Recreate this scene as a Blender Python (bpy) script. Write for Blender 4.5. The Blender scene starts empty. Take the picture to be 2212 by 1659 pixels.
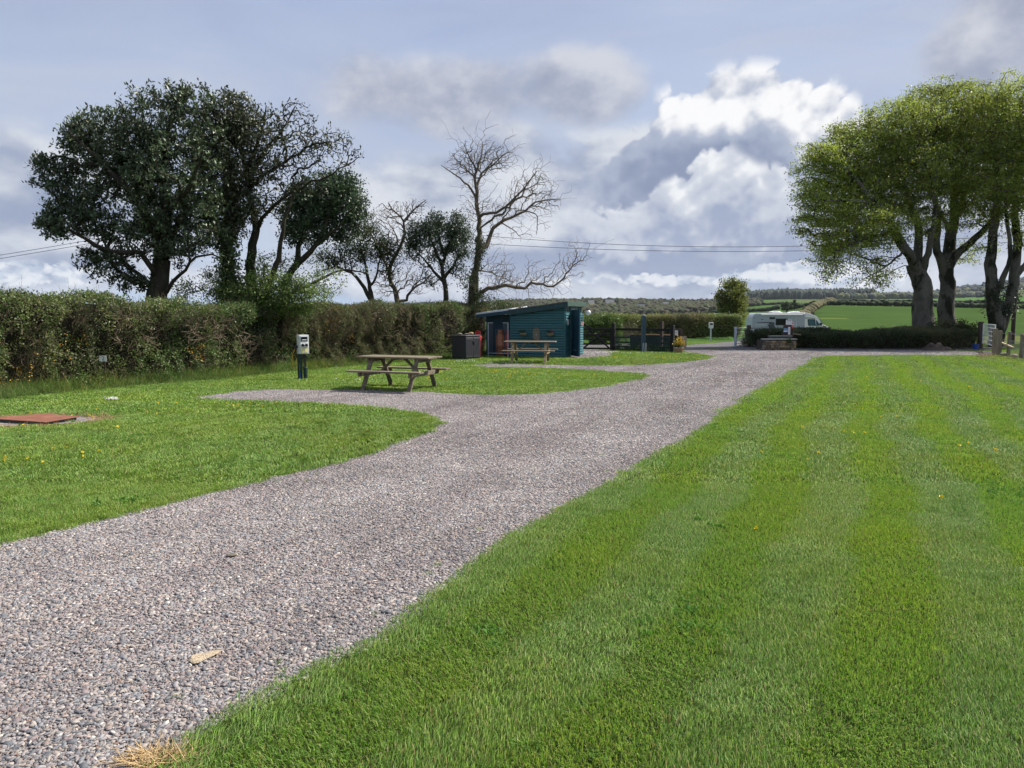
import bpy, bmesh, math, random
import numpy as np
from mathutils import Vector, Matrix, Euler

SC = bpy.context.scene
COL = SC.collection
R = math.radians
rng = np.random.default_rng(7)
random.seed(7)

# ------------------------------------------------------------------ camera
CAM_H, FPX, HOR = 1.70, 1660.0, 678.0          # eye height, focal length and horizon row of a 2212 px wide picture
PITCH = math.atan((829.5 - HOR) / FPX)
cam_d = bpy.data.cameras.new('camera'); cam = bpy.data.objects.new('camera', cam_d); COL.objects.link(cam)
cam_d.sensor_width = 36.0; cam_d.lens = 36.0 * FPX / 2212.0
cam_d.clip_start = 0.05; cam_d.clip_end = 20000
cam.location = (0, 0, CAM_H); cam.rotation_euler = (math.pi / 2 - PITCH, 0, 0)
SC.camera = cam

# ------------------------------------------------------------------ light, exposure
SUN_AZ, SUN_EL = R(66), R(49)                   # to the right of the view direction, and up
SUN_DIR = Vector((math.cos(SUN_EL) * math.sin(SUN_AZ), math.cos(SUN_EL) * math.cos(SUN_AZ), math.sin(SUN_EL)))
sd = bpy.data.lights.new('sun', 'SUN'); sun = bpy.data.objects.new('sun', sd); COL.objects.link(sun)
sd.energy = 4.6; sd.angle = R(0.6); sd.color = (1.0, 0.95, 0.87)
sun.rotation_euler = (-SUN_DIR).to_track_quat('-Z', 'Y').to_euler()
SC.view_settings.view_transform = 'Standard'
try: SC.view_settings.look = 'None'
except Exception: pass
EXPO = 0.95
SC.view_settings.exposure = EXPO
SC.view_settings.gamma = 1.0
SC.view_settings.use_curve_mapping = False
SC.render.engine = 'CYCLES'
SC.cycles.max_bounces = 6
SC.cycles.diffuse_bounces = 3
SC.cycles.transmission_bounces = 4
SC.cycles.transparent_max_bounces = 6
SC.cycles.use_denoising = True
SC.cycles.use_adaptive_sampling = True; SC.cycles.adaptive_threshold = 0.02
SC.render.use_persistent_data = False

# ------------------------------------------------------------------ node helper
class NT:
    def __init__(s, tree): s.t = tree; s.n = tree.nodes; s.l = tree.links
    def node(s, typ, **kw):
        n = s.n.new(typ)
        for k, v in kw.items(): setattr(n, k, v)
        return n
    def put(s, sock, v):
        if v is None: return
        if hasattr(v, 'is_output') or isinstance(v, bpy.types.NodeSocket): s.l.new(v, sock)
        else: sock.default_value = v
    def math(s, op, a, b=None, c=None, clamp=False):
        n = s.node('ShaderNodeMath', operation=op); n.use_clamp = clamp
        s.put(n.inputs[0], a); s.put(n.inputs[1], b)
        if c is not None: s.put(n.inputs[2], c)
        return n.outputs[0]
    def vmath(s, op, a, b=None, scale=None):
        n = s.node('ShaderNodeVectorMath', operation=op)
        s.put(n.inputs[0], a); s.put(n.inputs[1], b)
        if scale is not None: s.put(n.inputs['Scale'], scale)
        return n.outputs['Value'] if op in ('DOT_PRODUCT', 'LENGTH', 'DISTANCE') else n.outputs['Vector']
    def noise(s, vec, scale, detail=4, rough=0.55, dist=0.0, lac=2.0):
        n = s.node('ShaderNodeTexNoise'); n.noise_dimensions = '3D'
        s.put(n.inputs['Vector'], vec); s.put(n.inputs['Scale'], scale); s.put(n.inputs['Detail'], detail)
        s.put(n.inputs['Roughness'], rough); s.put(n.inputs['Distortion'], dist); s.put(n.inputs['Lacunarity'], lac)
        return n.outputs['Fac'], n.outputs['Color']
    def smooth(s, v, a, b, lo=0.0, hi=1.0):
        n = s.node('ShaderNodeMapRange', interpolation_type='SMOOTHSTEP')
        s.put(n.inputs['Value'], v); s.put(n.inputs['From Min'], a); s.put(n.inputs['From Max'], b)
        s.put(n.inputs['To Min'], lo); s.put(n.inputs['To Max'], hi)
        return n.outputs['Result']
    def lin(s, v, a, b, lo=0.0, hi=1.0):
        n = s.node('ShaderNodeMapRange')
        s.put(n.inputs['Value'], v); s.put(n.inputs['From Min'], a); s.put(n.inputs['From Max'], b)
        s.put(n.inputs['To Min'], lo); s.put(n.inputs['To Max'], hi)
        return n.outputs['Result']
    def mix(s, f, a, b, blend='MIX'):
        n = s.node('ShaderNodeMix', data_type='RGBA', blend_type=blend)
        s.put(n.inputs[0], f)
        for sock, v in ((n.inputs[6], a), (n.inputs[7], b)):
            if isinstance(v, (tuple, list)) and len(v) == 3: v = (*v, 1)
            s.put(sock, v)
        return n.outputs[2]
    def ramp(s, f, stops):
        n = s.node('ShaderNodeValToRGB'); e = n.color_ramp.elements
        while len(e) > 1: e.remove(e[-1])
        e[0].position = stops[0][0]; e[0].color = (*stops[0][1], 1)
        for p, c in stops[1:]:
            q = e.new(p); q.color = (*c, 1)
        s.put(n.inputs[0], f)
        return n.outputs[0]

def srgb(r, g, b):
    f = lambda c: (c / 255 / 12.92) if c / 255 <= 0.04045 else ((c / 255 + 0.055) / 1.055) ** 2.4
    return (f(r), f(g), f(b))

# ------------------------------------------------------------------ sky
def azel(X, Y):
    cx, cy = (X - 1106) / FPX, (829.5 - Y) / FPX
    d = Vector((cx, math.cos(PITCH) + math.sin(PITCH) * cy, -math.sin(PITCH) + math.cos(PITCH) * cy)).normalized()
    return math.atan2(d.x, d.y), math.asin(d.z)

def make_sky():
    w = bpy.data.worlds.new('World'); w.cycles.sampling_method = 'MANUAL'; w.cycles.sample_map_resolution = 512; SC.world = w; w.use_nodes = True
    t = NT(w.node_tree); w.node_tree.nodes.clear()
    out = t.node('ShaderNodeOutputWorld'); bg = t.node('ShaderNodeBackground')
    t.l.new(bg.outputs[0], out.inputs[0])
    STR = 0.12
    bg.inputs['Strength'].default_value = STR
    sky = t.node('ShaderNodeTexSky'); sky.sky_type = 'NISHITA'; sky.sun_disc = False
    sky.sun_elevation = SUN_EL; sky.sun_rotation = SUN_AZ
    sky.air_density = 1.0; sky.dust_density = 1.6; sky.ozone_density = 1.0; sky.altitude = 50
    tc = t.node('ShaderNodeTexCoord'); d0 = tc.outputs['Generated']
    K = 1.0 / STR / 2 ** EXPO
    def C(r, g, b): return tuple(v * K for v in srgb(r, g, b))
    def polar(dirv):
        sep = t.node('ShaderNodeSeparateXYZ'); t.put(sep.inputs[0], dirv)
        cb = t.node('ShaderNodeCombineXYZ')
        t.put(cb.inputs[0], t.math('ARCTAN2', sep.outputs[0], sep.outputs[1])); t.put(cb.inputs[1], t.math('ARCSINE', sep.outputs[2]))
        return cb.outputs[0]
    pol = polar(d0)
    def bumps_sum(bumps):
        acc = 0.0
        for (X, Y, rx, ry, a) in bumps:
            A, E = azel(X, Y); ku, kv = FPX / rx * 0.93 * .6, FPX / ry * 0.95 * .6
            n = t.node('ShaderNodeVectorMath', operation='MULTIPLY_ADD')
            t.put(n.inputs[0], pol); n.inputs[1].default_value = (ku, kv, 0); n.inputs[2].default_value = (-A * ku, -E * kv, 0)
            q = t.vmath('DOT_PRODUCT', n.outputs[0], n.outputs[0])
            e = t.math('SUBTRACT', 1.0, q, clamp=True)
            acc = t.math('MULTIPLY_ADD', t.math('MULTIPLY', e, e), a, acc)
        return acc
    def tex(dirv, nscale, namp, detail, rough, zs, puffy):
        sv = t.vmath('MULTIPLY', dirv, (1, 1, zs))
        if puffy:      # rounded billows: folded noise at three sizes plus a finer fringe
            q = -0.36
            for fs, am in ((0.9, 1.9), (2.0, 1.15), (4.3, 0.6)):
                nb, _ = t.noise(sv, nscale * fs, 0.0, 0.5)
                q = t.math('MULTIPLY_ADD', t.math('ABSOLUTE', t.math('SUBTRACT', nb, 0.5)), am, q)
            nf, _ = t.noise(sv, nscale * 4.5, detail - 1.0, 0.62)
            q = t.math('MULTIPLY_ADD', t.math('SUBTRACT', nf, 0.5), 0.55, q)
            return t.math('MULTIPLY', q, namp)
        n, _ = t.noise(sv, nscale, detail, rough)
        return t.math('MULTIPLY_ADD', n, namp, -0.5 * namp)
    # clear air: nishita, whitened by a thin high veil
    sep0 = t.node('ShaderNodeSeparateXYZ'); t.put(sep0.inputs[0], d0)
    zc = sep0.outputs[2]
    n1, _ = t.noise(t.vmath('MULTIPLY', d0, (1.0, 1.0, 3.2)), 1.7, 5, 0.55, 0.4)
    veilf = t.smooth(n1, 0.3, 0.7, 0.80, 0.97)
    veil_col = t.mix(t.smooth(zc, 0.0, 0.45), C(188, 200, 222), C(170, 181, 209))
    base = t.mix(veilf, sky.outputs[0], veil_col)
    n2, _ = t.noise(t.vmath('MULTIPLY', d0, (1.0, 1.0, 4.0)), 2.6, 7, 0.6, 0.6)
    base = t.mix(t.smooth(n2, 0.42, 0.72, 0.0, 0.6), base, C(194, 202, 220))
    base = t.mix(t.smooth(n2, 0.46, 0.25, 0.0, 0.35), base, C(156, 171, 206))
    base = t.mix(t.math('MULTIPLY', t.smooth(zc, 0.10, 0.0), 0.75), base, C(178, 202, 230))
    def layer(base, bumps, nscale, namp, t0, t1, dark, light, off, k, detail=7, rough=0.55, zs=1.35, opac=1.0, bias=0.5, glow=None, puffy=False, kb=0.0, grow=0.0, mid=None):
        B = bumps_sum(bumps)
        T0 = tex(d0, nscale, namp, detail, rough, zs, puffy)
        d1 = t.vmath('ADD', d0, off)
        T1 = tex(d1, nscale, namp, max(detail - 2, 1), rough, zs, puffy)
        F0 = t.math('ADD', B, T0) if not isinstance(B, float) else t.math('ADD', T0, grow)
        lit = t.math('MULTIPLY_ADD', t.math('SUBTRACT', T0, T1), k, bias)
        if kb: lit = t.math('MULTIPLY_ADD', F0, -kb, lit)
        if glow: lit = t.math('ADD', lit, bumps_sum(glow))
        if mid: col = t.mix(t.smooth(lit, 0.42, 1.05), t.mix(t.smooth(lit, -0.35, 0.5), dark, mid), light)
        else: col = t.mix(t.smooth(lit, 0.0, 1.0), dark, light)
        dens = t.math('MULTIPLY', t.math('MULTIPLY', t.smooth(F0, t0, t1), t.smooth(B, 0.02, 0.40)), opac)
        return t.mix(dens, base, col)
    # far banks of grey cloud with slate undersides
    base = layer(base, [(50, 470, 330, 130, 0.75), (860, 440, 190, 90, 0.75), (1110, 350, 60, 60, .7), (1000, 520, 260, 110, .75), (1330, 500, 320, 170, .95), (1640, 500, 280, 170, .95),
                        (2050, 500, 330, 160, .75), (-400, 470, 320, 140, .7), (1200, 600, 800, 44, .5)],
                 6.5, 2.0, 0.12, 0.62, C(148, 161, 188), C(222, 226, 233), (0.014, -0.004, 0.034), 1.2, 6, 0.58, 1.7, 0.93, 0.55,
                 glow=[(1420, 562, 330, 36, -.7), (1690, 500, 190, 40, -.7), (60, 575, 190, 30, -.4), (130, 470, 150, 30, -.35), (1120, 360, 60, 50, .4), (835, 395, 60, 40, .5)])
    # smooth grey patches high up
    base = layer(base, [(740, 185, 80, 80, .6), (900, 220, 140, 80, .65), (1100, 220, 170, 80, .75), (1280, 180, 100, 70, .85),
                        (2250, 60, 150, 150, .95), (2090, 120, 100, 50, .6), (405, 170, 60, 34, .6)],
                 6.5, 2.1, 0.2, 0.90, C(150, 159, 181), C(214, 216, 224), (0.010, 0, 0.030), 1.2, 7, 0.58, 1.3, 0.85, 0.55)
    # the tall cumulus: shaded body, sunlit head
    base = layer(base, [(1465, 365, 110, 110, .8), (1555, 322, 115, 110, .95), (1650, 300, 115, 105, 1.05), (1730, 345, 100, 95, .85), (1430, 425, 100, 80, .5), (1560, 420, 200, 105, .85), (1710, 400, 160, 120, .85)],
                 10.0, 1.25, 0.32, 0.54, C(140, 152, 180), C(252, 252, 253), (0.010, -0.005, 0.024), 0.85, 5, 0.6, 1.1, 1.0, 0.33, puffy=True, kb=0.22, mid=C(174, 184, 205),
                 glow=[(1645, 212, 210, 92, .68), (1500, 250, 130, 56, .5), (1765, 320, 80, 130, .5), (1780, 430, 100, 100, .4), (1480, 420, 200, 80, -.35)])
    # nearer towers in front of it
    base = layer(base, [(1545, 405, 54, 70, .9), (1590, 455, 120, 70, .95), (1490, 465, 90, 56, .7), (1665, 460, 90, 60, .7), (1345, 495, 90, 60, .75), (1750, 455, 90, 70, .65)],
                 14.0, 1.2, 0.34, 0.62, C(160, 172, 198), C(247, 249, 251), (0.008, -0.004, 0.018), 0.80, 4, 0.55, 1.1, 0.95, 0.46, puffy=True, kb=0.16, mid=C(206, 212, 224),
                 glow=[(1550, 385, 70, 60, .45), (1345, 470, 60, 40, .3), (1660, 430, 70, 40, .3), (1490, 440, 60, 30, .25), (1560, 510, 320, 60, -.4)])
    # row of small white cumulus over the horizon
    base = layer(base, [(1405, 603, 50, 14, .7), (1520, 608, 70, 11, .6), (1690, 588, 60, 18, .8), (1600, 600, 40, 13, .65), (1755, 585, 60, 18, .75), (1230, 603, 90, 15, .5), (70, 592, 110, 20, .75), (1850, 600, 90, 20, .6), (770, 610, 80, 15, .5)],
                 26.0, 1.2, 0.24, 0.52, C(186, 199, 217), C(240, 243, 246), (0.003, 0, 0.009), 1.2, 3, 0.55, 1.5, 0.85, 0.5, puffy=True)
    t.l.new(base, bg.inputs['Color'])
make_sky()
# ------------------------------------------------------------------ picture -> place
def ray(X, Y):
    cx, cy = (X - 1106) / FPX, (829.5 - Y) / FPX
    return Vector((cx, math.cos(PITCH) + math.sin(PITCH) * cy, -math.sin(PITCH) + math.cos(PITCH) * cy))
def G(X, Y, z=0.0):
    d = ray(X, Y); k = (z - CAM_H) / d.z
    return Vector((d.x * k, d.y * k, z))
def P(X, Y, dist):
    d = ray(X, Y); k = dist / d.y
    return Vector((d.x * k, dist, CAM_H + d.z * k))
def snoise(p, scale, seed, n=7):
    """smooth pseudo-noise, about -1..1"""
    r = np.random.default_rng(seed); p = np.asarray(p, float)
    k = r.normal(size=(n, p.shape[1])) * scale; ph = r.uniform(0, 6.28, n)
    return np.sin(p @ k.T + ph).sum(1) / math.sqrt(n / 2) * 0.6

# ------------------------------------------------------------------ objects
def link(o, parent=None):
    COL.objects.link(o)
    if parent is not None: o.parent = parent
    return o
def tag(o, label=None, cat=None, group=None, kind=None):
    if label: o['label'] = label
    if cat: o['category'] = cat
    if group: o['group'] = group
    if kind: o['kind'] = kind
    return o
def thing(name, label, cat, loc=(0, 0, 0), rz=0.0, group=None):
    o = bpy.data.objects.new(name, None); COL.objects.link(o)
    o.empty_display_size = 0.2
    o.location = loc; o.rotation_euler = (0, 0, rz)
    return tag(o, label, cat, group)
def mesh_np(name, verts, faces, mat, parent=None, cols=None, smooth=False, kind=None, linked=True, mats=None, midx=None):
    verts = np.asarray(verts, np.float32); faces = np.asarray(faces, np.int32); k = faces.shape[1]
    me = bpy.data.meshes.new(name)
    me.vertices.add(len(verts)); me.vertices.foreach_set('co', verts.ravel())
    me.loops.add(faces.size); me.loops.foreach_set('vertex_index', faces.ravel())
    me.polygons.add(len(faces)); me.polygons.foreach_set('loop_start', np.arange(0, faces.size, k, dtype=np.int32))
    if cols is not None:
        a = me.attributes.new('Col', 'FLOAT_COLOR', 'POINT')
        c = np.ones((len(verts), 4), np.float32); c[:, :3] = cols
        a.data.foreach_set('color', c.ravel())
    if mats:
        for m in mats: me.materials.append(m)
        me.polygons.foreach_set('material_index', np.asarray(midx, np.int32))
    else: me.materials.append(mat)
    me.update(calc_edges=True); me.validate()
    if smooth: me.polygons.foreach_set('use_smooth', np.ones(len(me.polygons), bool))
    o = bpy.data.objects.new(name, me)
    if linked: link(o, parent)
    if kind: o['kind'] = kind
    return o
def copy_tree(o, parent=None):
    c = o.copy(); COL.objects.link(c)
    if parent is not None: c.parent = parent
    for ch in [x for x in o.children]: copy_tree(ch, c)
    return c

class MB:
    """collects boxes, beams, tubes and lathes; build() links them as one mesh"""
    def __init__(s): s.v = []; s.f = []
    def add(s, vs, fs):
        b = len(s.v); s.v += [tuple(v) for v in vs]; s.f += [tuple(i + b for i in f) for f in fs]; return s
    def box(s, c, size, rot=None):
        hx, hy, hz = (x / 2 for x in size)
        vs = [Vector((x, y, z)) for x in (-hx, hx) for y in (-hy, hy) for z in (-hz, hz)]
        if rot is not None:
            m = rot if isinstance(rot, Matrix) else Euler(rot).to_matrix(); vs = [m @ v for v in vs]
        c = Vector(c)
        return s.add([v + c for v in vs], [(0, 1, 3, 2), (4, 6, 7, 5), (0, 4, 5, 1), (2, 3, 7, 6), (0, 2, 6, 4), (1, 5, 7, 3)])
    def beam(s, p0, p1, w, h, up=(0, 0, 1)):
        p0, p1 = Vector(p0), Vector(p1); d = (p1 - p0); L = d.length; d.normalize()
        up = Vector(up); x = d.cross(up)
        if x.length < 1e-4: x = d.cross(Vector((0, 1, 0)))
        x.normalize(); u = x.cross(d).normalized()
        m = Matrix((x, d, u)).transposed()
        return s.box((p0 + p1) / 2, (w, L, h), m)
    def tube(s, pts, r, n=8, cap=True):
        pts = [Vector(p) for p in pts]; rr = r if hasattr(r, '__len__') else [r] * len(pts)
        rings = []; prev = None
        for i, p in enumerate(pts):
            t = (pts[min(i + 1, len(pts) - 1)] - pts[max(i - 1, 0)]).normalized()
            if prev is None:
                a = t.cross(Vector((0, 0, 1)))
                if a.length < 1e-3: a = t.cross(Vector((0, 1, 0)))
            else: a = prev - t * prev.dot(t)
            a.normalize(); prev = a; b = t.cross(a)
            rings.append([p + (a * math.cos(6.28318 * k / n) + b * math.sin(6.28318 * k / n)) * rr[i] for k in range(n)])
        vs = [v for ring in rings for v in ring]; fs = []
        for i in range(len(pts) - 1):
            for k in range(n):
                fs.append((i * n + k, i * n + (k + 1) % n, (i + 1) * n + (k + 1) % n, (i + 1) * n + k))
        if cap: fs += [tuple(range(n - 1, -1, -1)), tuple(range((len(pts) - 1) * n, len(pts) * n))]
        return s.add(vs, fs)
    def lathe(s, prof, c=(0, 0, 0), n=20, sx=1, sy=1):
        c = Vector(c); vs = []; fs = []
        for (r, z) in prof:
            for k in range(n):
                a = 6.28318 * k / n; vs.append(c + Vector((r * math.cos(a) * sx, r * math.sin(a) * sy, z)))
        for i in range(len(prof) - 1):
            for k in range(n): fs.append((i * n + k, i * n + (k + 1) % n, (i + 1) * n + (k + 1) % n, (i + 1) * n + k))
        fs += [tuple(range(n - 1, -1, -1)), tuple(range((len(prof) - 1) * n, len(prof) * n))]
        return s.add(vs, fs)
    def prism(s, poly, y0, y1):
        """polygon in x,z extruded along y"""
        n = len(poly)
        vs = [(x, y0, z) for x, z in poly] + [(x, y1, z) for x, z in poly]
        fs = [tuple(range(n)), tuple(range(2 * n - 1, n - 1, -1))]
        fs += [(i, i + n, (i + 1) % n + n, (i + 1) % n) for i in range(n)]
        return s.add(vs, fs)
    def build(s, name, mat, parent=None, bevel=0.0, smooth=False, kind=None, loc=None, seg=1):
        me = bpy.data.meshes.new(name); me.from_pydata(s.v, [], s.f)
        bm = bmesh.new(); bm.from_mesh(me); bmesh.ops.recalc_face_normals(bm, faces=bm.faces); 
        if bevel > 0:
            bmesh.ops.bevel(bm, geom=[e for e in bm.edges], offset=bevel, segments=seg, affect='EDGES', profile=0.6)
        bm.to_mesh(me); bm.free()
        me.materials.append(mat)
        if smooth: 
            me.polygons.foreach_set('use_smooth', np.ones(len(me.polygons), bool))
            me.set_sharp_from_angle(angle=R(40))
        o = bpy.data.objects.new(name, me); link(o, parent)
        if loc is not None: o.location = loc
        if kind: o['kind'] = kind
        return o

# ------------------------------------------------------------------ materials
def streaks(t, c):
    """wheel-worn bands of finer, browner stone along the drive"""
    sp = t.node('ShaderNodeSeparateXYZ'); t.put(sp.inputs[0], t.node('ShaderNodeNewGeometry').outputs['Position'])
    cb = t.node('ShaderNodeCombineXYZ'); t.put(cb.inputs[0], t.math('MULTIPLY_ADD', sp.outputs[1], -0.47, sp.outputs[0])); t.put(cb.inputs[1], t.math('MULTIPLY', sp.outputs[1], 0.14))
    n, _ = t.noise(cb.outputs[0], 1.15, 5, 0.62); m, _ = t.noise(cb.outputs[0], 4.0, 4, 0.6)
    c = t.mix(t.smooth(n, 0.40, 0.66), c, t.mix(1.0, c, (0.83, 0.80, 0.805), 'MULTIPLY'))
    return t.mix(t.smooth(m, 0.5, 0.72, 0, .5), c, t.mix(1.0, c, (1.16, 1.12, 1.10), 'MULTIPLY'))
def material(name, col, rough=0.7, var=0.15, scale=3.0, bump=0.0, bscale=40.0, metal=0.0, col2=None, c2=(0.5, 0.7), c2scale=4.0,
             stretch=(1, 1, 1), spec=0.5, coat=0.0, attr=False, trans=0.0, world=False, emit=None, tcol=None, streak=False):
    m = bpy.data.materials.new(name); m.use_nodes = True; t = NT(m.node_tree)
    b = t.n['Principled BSDF']; out = t.n['Material Output']
    if world:
        vec = t.node('ShaderNodeNewGeometry').outputs['Position']
    else:
        vec = t.node('ShaderNodeTexCoord').outputs['Object']
        oi = t.node('ShaderNodeObjectInfo').outputs['Random']
        vec = t.vmath('ADD', vec, t.vmath('SCALE', (7.1, 3.3, 5.7), scale=t.math('MULTIPLY', oi, 9.0)))
    v2 = t.vmath('MULTIPLY', vec, stretch)
    if attr:
        a = t.node('ShaderNodeAttribute'); a.attribute_name = 'Col'; c = a.outputs['Color']
    else: c = (*col, 1)
    if col2 is not None:
        n, _ = t.noise(v2, c2scale, 5, 0.6)
        c = t.mix(t.smooth(n, c2[0], c2[1]), c, col2)
    if var > 0:
        n, _ = t.noise(v2, scale, 6, 0.62)
        f = t.lin(n, 0.25, 0.75, 1 - var, 1 + var)
        cc = t.node('ShaderNodeCombineXYZ')
        for i in range(3): t.put(cc.inputs[i], f)
        c = t.mix(1.0, c, cc.outputs[0], 'MULTIPLY')
    if streak: c = streaks(t, c)
    t.put(b.inputs['Base Color'], c)
    b.inputs['Roughness'].default_value = rough; b.inputs['Metallic'].default_value = metal
    b.inputs['Specular IOR Level'].default_value = spec
    b.inputs['Coat Weight'].default_value = coat
    if bump > 0:
        n, _ = t.noise(v2, bscale, 5, 0.6)
        bn = t.node('ShaderNodeBump'); bn.inputs['Strength'].default_value = bump; bn.inputs['Distance'].default_value = 0.02
        t.put(bn.inputs['Height'], n); t.l.new(bn.outputs[0], b.inputs['Normal'])
    if emit: b.inputs['Emission Color'].default_value = (*emit[0], 1); b.inputs['Emission Strength'].default_value = emit[1]
    if trans > 0:
        tr = t.node('ShaderNodeBsdfTranslucent')
        if tcol is None: t.put(tr.inputs['Color'], c)
        else: t.put(tr.inputs['Color'], t.mix(1.0, c, tcol, 'MULTIPLY'))
        mx = t.node('ShaderNodeMixShader'); mx.inputs[0].default_value = trans
        t.l.new(b.outputs[0], mx.inputs[1]); t.l.new(tr.outputs[0], mx.inputs[2]); t.l.new(mx.outputs[0], out.inputs['Surface'])
    return m

M = {}
M['leaf_dark'] = material('evergreen_leaf', (1, 1, 1), 0.5, 0.0, attr=True, trans=0.15, spec=0.5)
M['leaf_soft'] = material('hedge_leaf', (1, 1, 1), 0.5, 0.0, attr=True, trans=0.35, spec=0.35)
M['leaf_beech'] = material('beech_leaf', (1, 1, 1), 0.5, 0.0, attr=True, trans=0.5, spec=0.3)
M['twig'] = material('twig', (1, 1, 1), 0.85, 0.0, attr=True, spec=0.2)
M['bark_dark'] = material('dark_bark', (0.045, 0.036, 0.026), 0.9, 0.45, 9, 0.8, 26, stretch=(1, 1, 0.35), col2=(0.035, 0.05, 0.018), c2=(0.45, 0.7), c2scale=1.8, spec=0.2)
M['bark_pale'] = material('pale_bark', (0.135, 0.11, 0.08), 0.9, 0.35, 9, 0.6, 26, stretch=(1, 1, 0.4), col2=(0.06, 0.065, 0.03), c2=(0.5, 0.7), c2scale=1.6, spec=0.2)
M['bark_beech'] = material('beech_bark', (0.115, 0.105, 0.088), 0.85, 0.5, 3.0, 0.8, 14, stretch=(1, 1, 0.6), col2=(0.016, 0.018, 0.010), c2=(0.47, 0.58), c2scale=1.5, spec=0.25)
M['wood_grey'] = material('weathered_wood', (0.19, 0.158, 0.112), 0.85, 0.4, 7, 0.5, 60, stretch=(0.25, 3, 3), col2=(0.10, 0.088, 0.062), c2=(0.45, 0.75), c2scale=2.5, spec=0.2)
M['wood_pale'] = material('pale_wood', (0.33, 0.26, 0.16), 0.8, 0.35, 7, 0.4, 60, stretch=(0.3, 3, 3), col2=(0.16, 0.13, 0.08), c2=(0.5, 0.75), c2scale=2.5, spec=0.2)
M['wood_black'] = material('dark_stained_wood', (0.011, 0.012, 0.012), 0.75, 0.4, 8, 0.4, 60, stretch=(0.4, 2, 2), spec=0.3)
M['wood_post'] = material('fence_post_wood', (0.22, 0.19, 0.13), 0.85, 0.35, 8, 0.5, 40, stretch=(3, 3, 0.4), col2=(0.10, 0.10, 0.06), c2=(0.5, 0.75), c2scale=2.5, spec=0.2)
M['wood_brown'] = material('brown_post_wood', (0.075, 0.055, 0.045), 0.85, 0.3, 8, 0.5, 40, stretch=(3, 3, 0.4), spec=0.2)
M['teal'] = material('teal_paint', (0.034, 0.128, 0.148), 0.55, 0.14, 5, 0.12, 30, stretch=(0.4, 2, 2), spec=0.4, col2=(0.045, 0.115, 0.125), c2=(.5, .75), c2scale=6)
M['navy'] = material('navy_paint', (0.016, 0.055, 0.095), 0.5, 0.12, 5, 0.1, 30, spec=0.4)
M['fascia'] = material('fascia_paint', (0.02, 0.055, 0.066), 0.5, 0.12, 5, 0.1, 30, spec=0.4)
M['fascia_green'] = material('green_fascia_paint', (0.045, 0.085, 0.068), 0.5, 0.12, 5, 0.1, 30, spec=0.4)
M['roof_felt'] = material('roof_felt', (0.11, 0.11, 0.115), 0.8, 0.15, 30, 0.3, 120)
M['roof_sheet'] = material('pale_roof_sheet', (0.6, 0.63, 0.68), 0.4, 0.08, 10)
M['white'] = material('white_plastic', (0.75, 0.75, 0.73), 0.4, 0.05, 8, spec=0.5)
M['offwhite'] = material('offwhite_plastic', (0.62, 0.63, 0.60), 0.4, 0.06, 8)
M['yellow_label'] = material('yellow_label', (0.80, 0.72, 0.28), 0.5, 0.05, 8)
M['black'] = material('black_plastic', (0.012, 0.012, 0.014), 0.45, 0.1, 8)
M['blue_plastic'] = material('blue_plastic', (0.02, 0.07, 0.32), 0.4, 0.1, 8)
M['green_post'] = material('green_post_paint', (0.008, 0.028, 0.022), 0.55, 0.2, 8, 0.2, 30)
M['box_black'] = material('charcoal_plastic', (0.04, 0.038, 0.046), 0.6, 0.12, 12, 0.15, 90)
M['red'] = material('red_paint', (0.42, 0.012, 0.015), 0.45, 0.15, 6, coat=0.1)
M['orange'] = material('orange_brown_paint', (0.36, 0.13, 0.055), 0.5, 0.18, 6, 0.05, 30)
M['galv'] = material('galvanised_steel', (0.40, 0.44, 0.50), 0.45, 0.15, 20, metal=0.1)
M['stone'] = material('garden_stone', (0.20, 0.17, 0.125), 0.9, 0.35, 10, 0.8, 30)
M['stone_dark'] = material('walling_stone', (0.13, 0.105, 0.075), 0.9, 0.4, 6, 0.8, 30, col2=(0.22, 0.17, 0.10), c2=(.5, .7), c2scale=3)
M['stone_tan'] = material('tan_walling_stone', (0.27, 0.20, 0.105), 0.9, 0.35, 6, 0.8, 30)
M['slab'] = material('pale_slab', (0.36, 0.36, 0.33), 0.85, 0.2, 10, 0.4, 40)
M['slab_dark'] = material('dark_slab', (0.055, 0.07, 0.06), 0.85, 0.3, 10, 0.4, 40)
M['terracotta'] = material('terracotta', (0.36, 0.22, 0.13), 0.85, 0.2, 8, 0.3, 40)
M['rust'] = material('rusty_steel', (0.17, 0.058, 0.03), 0.8, 0.3, 5, 0.35, 60, col2=(0.21, 0.09, 0.055), c2=(.45, .7), c2scale=4)
M['glass'] = material('dark_glass', (0.012, 0.013, 0.015), 0.12, 0.0, spec=0.35)
M['cab_glass'] = material('cab_glass', (0.05, 0.13, 0.17), 0.08, 0.0, spec=0.5)
M['glass_pale'] = material('obscured_glass', (0.16, 0.17, 0.15), 0.25, 0.1, 5)
M['globe'] = material('opal_globe', (0.8, 0.8, 0.8), 0.25, 0.0, trans=0.2, tcol=(1, 1, 1))
M['body_white'] = material('motorhome_white', (0.78, 0.77, 0.78), 0.3, 0.03, 3, coat=0.1)
M['body_grey'] = material('motorhome_grey_blue', (0.36, 0.385, 0.455), 0.35, 0.03, 3)
M['decal'] = material('dark_decal', (0.05, 0.06, 0.075), 0.4, 0.05)
M['maroon'] = material('maroon_board', (0.045, 0.014, 0.02), 0.45, 0.1)
M['print_blue'] = material('blue_print', (0.12, 0.27, 0.45), 0.45, 0.1)
M['print_navy'] = material('navy_print', (0.02, 0.035, 0.10), 0.45, 0.1)
M['print_red'] = material('red_print', (0.55, 0.03, 0.03), 0.45, 0.1)
M['ink'] = material('black_print', (0.02, 0.02, 0.022), 0.6, 0.0)
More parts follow.
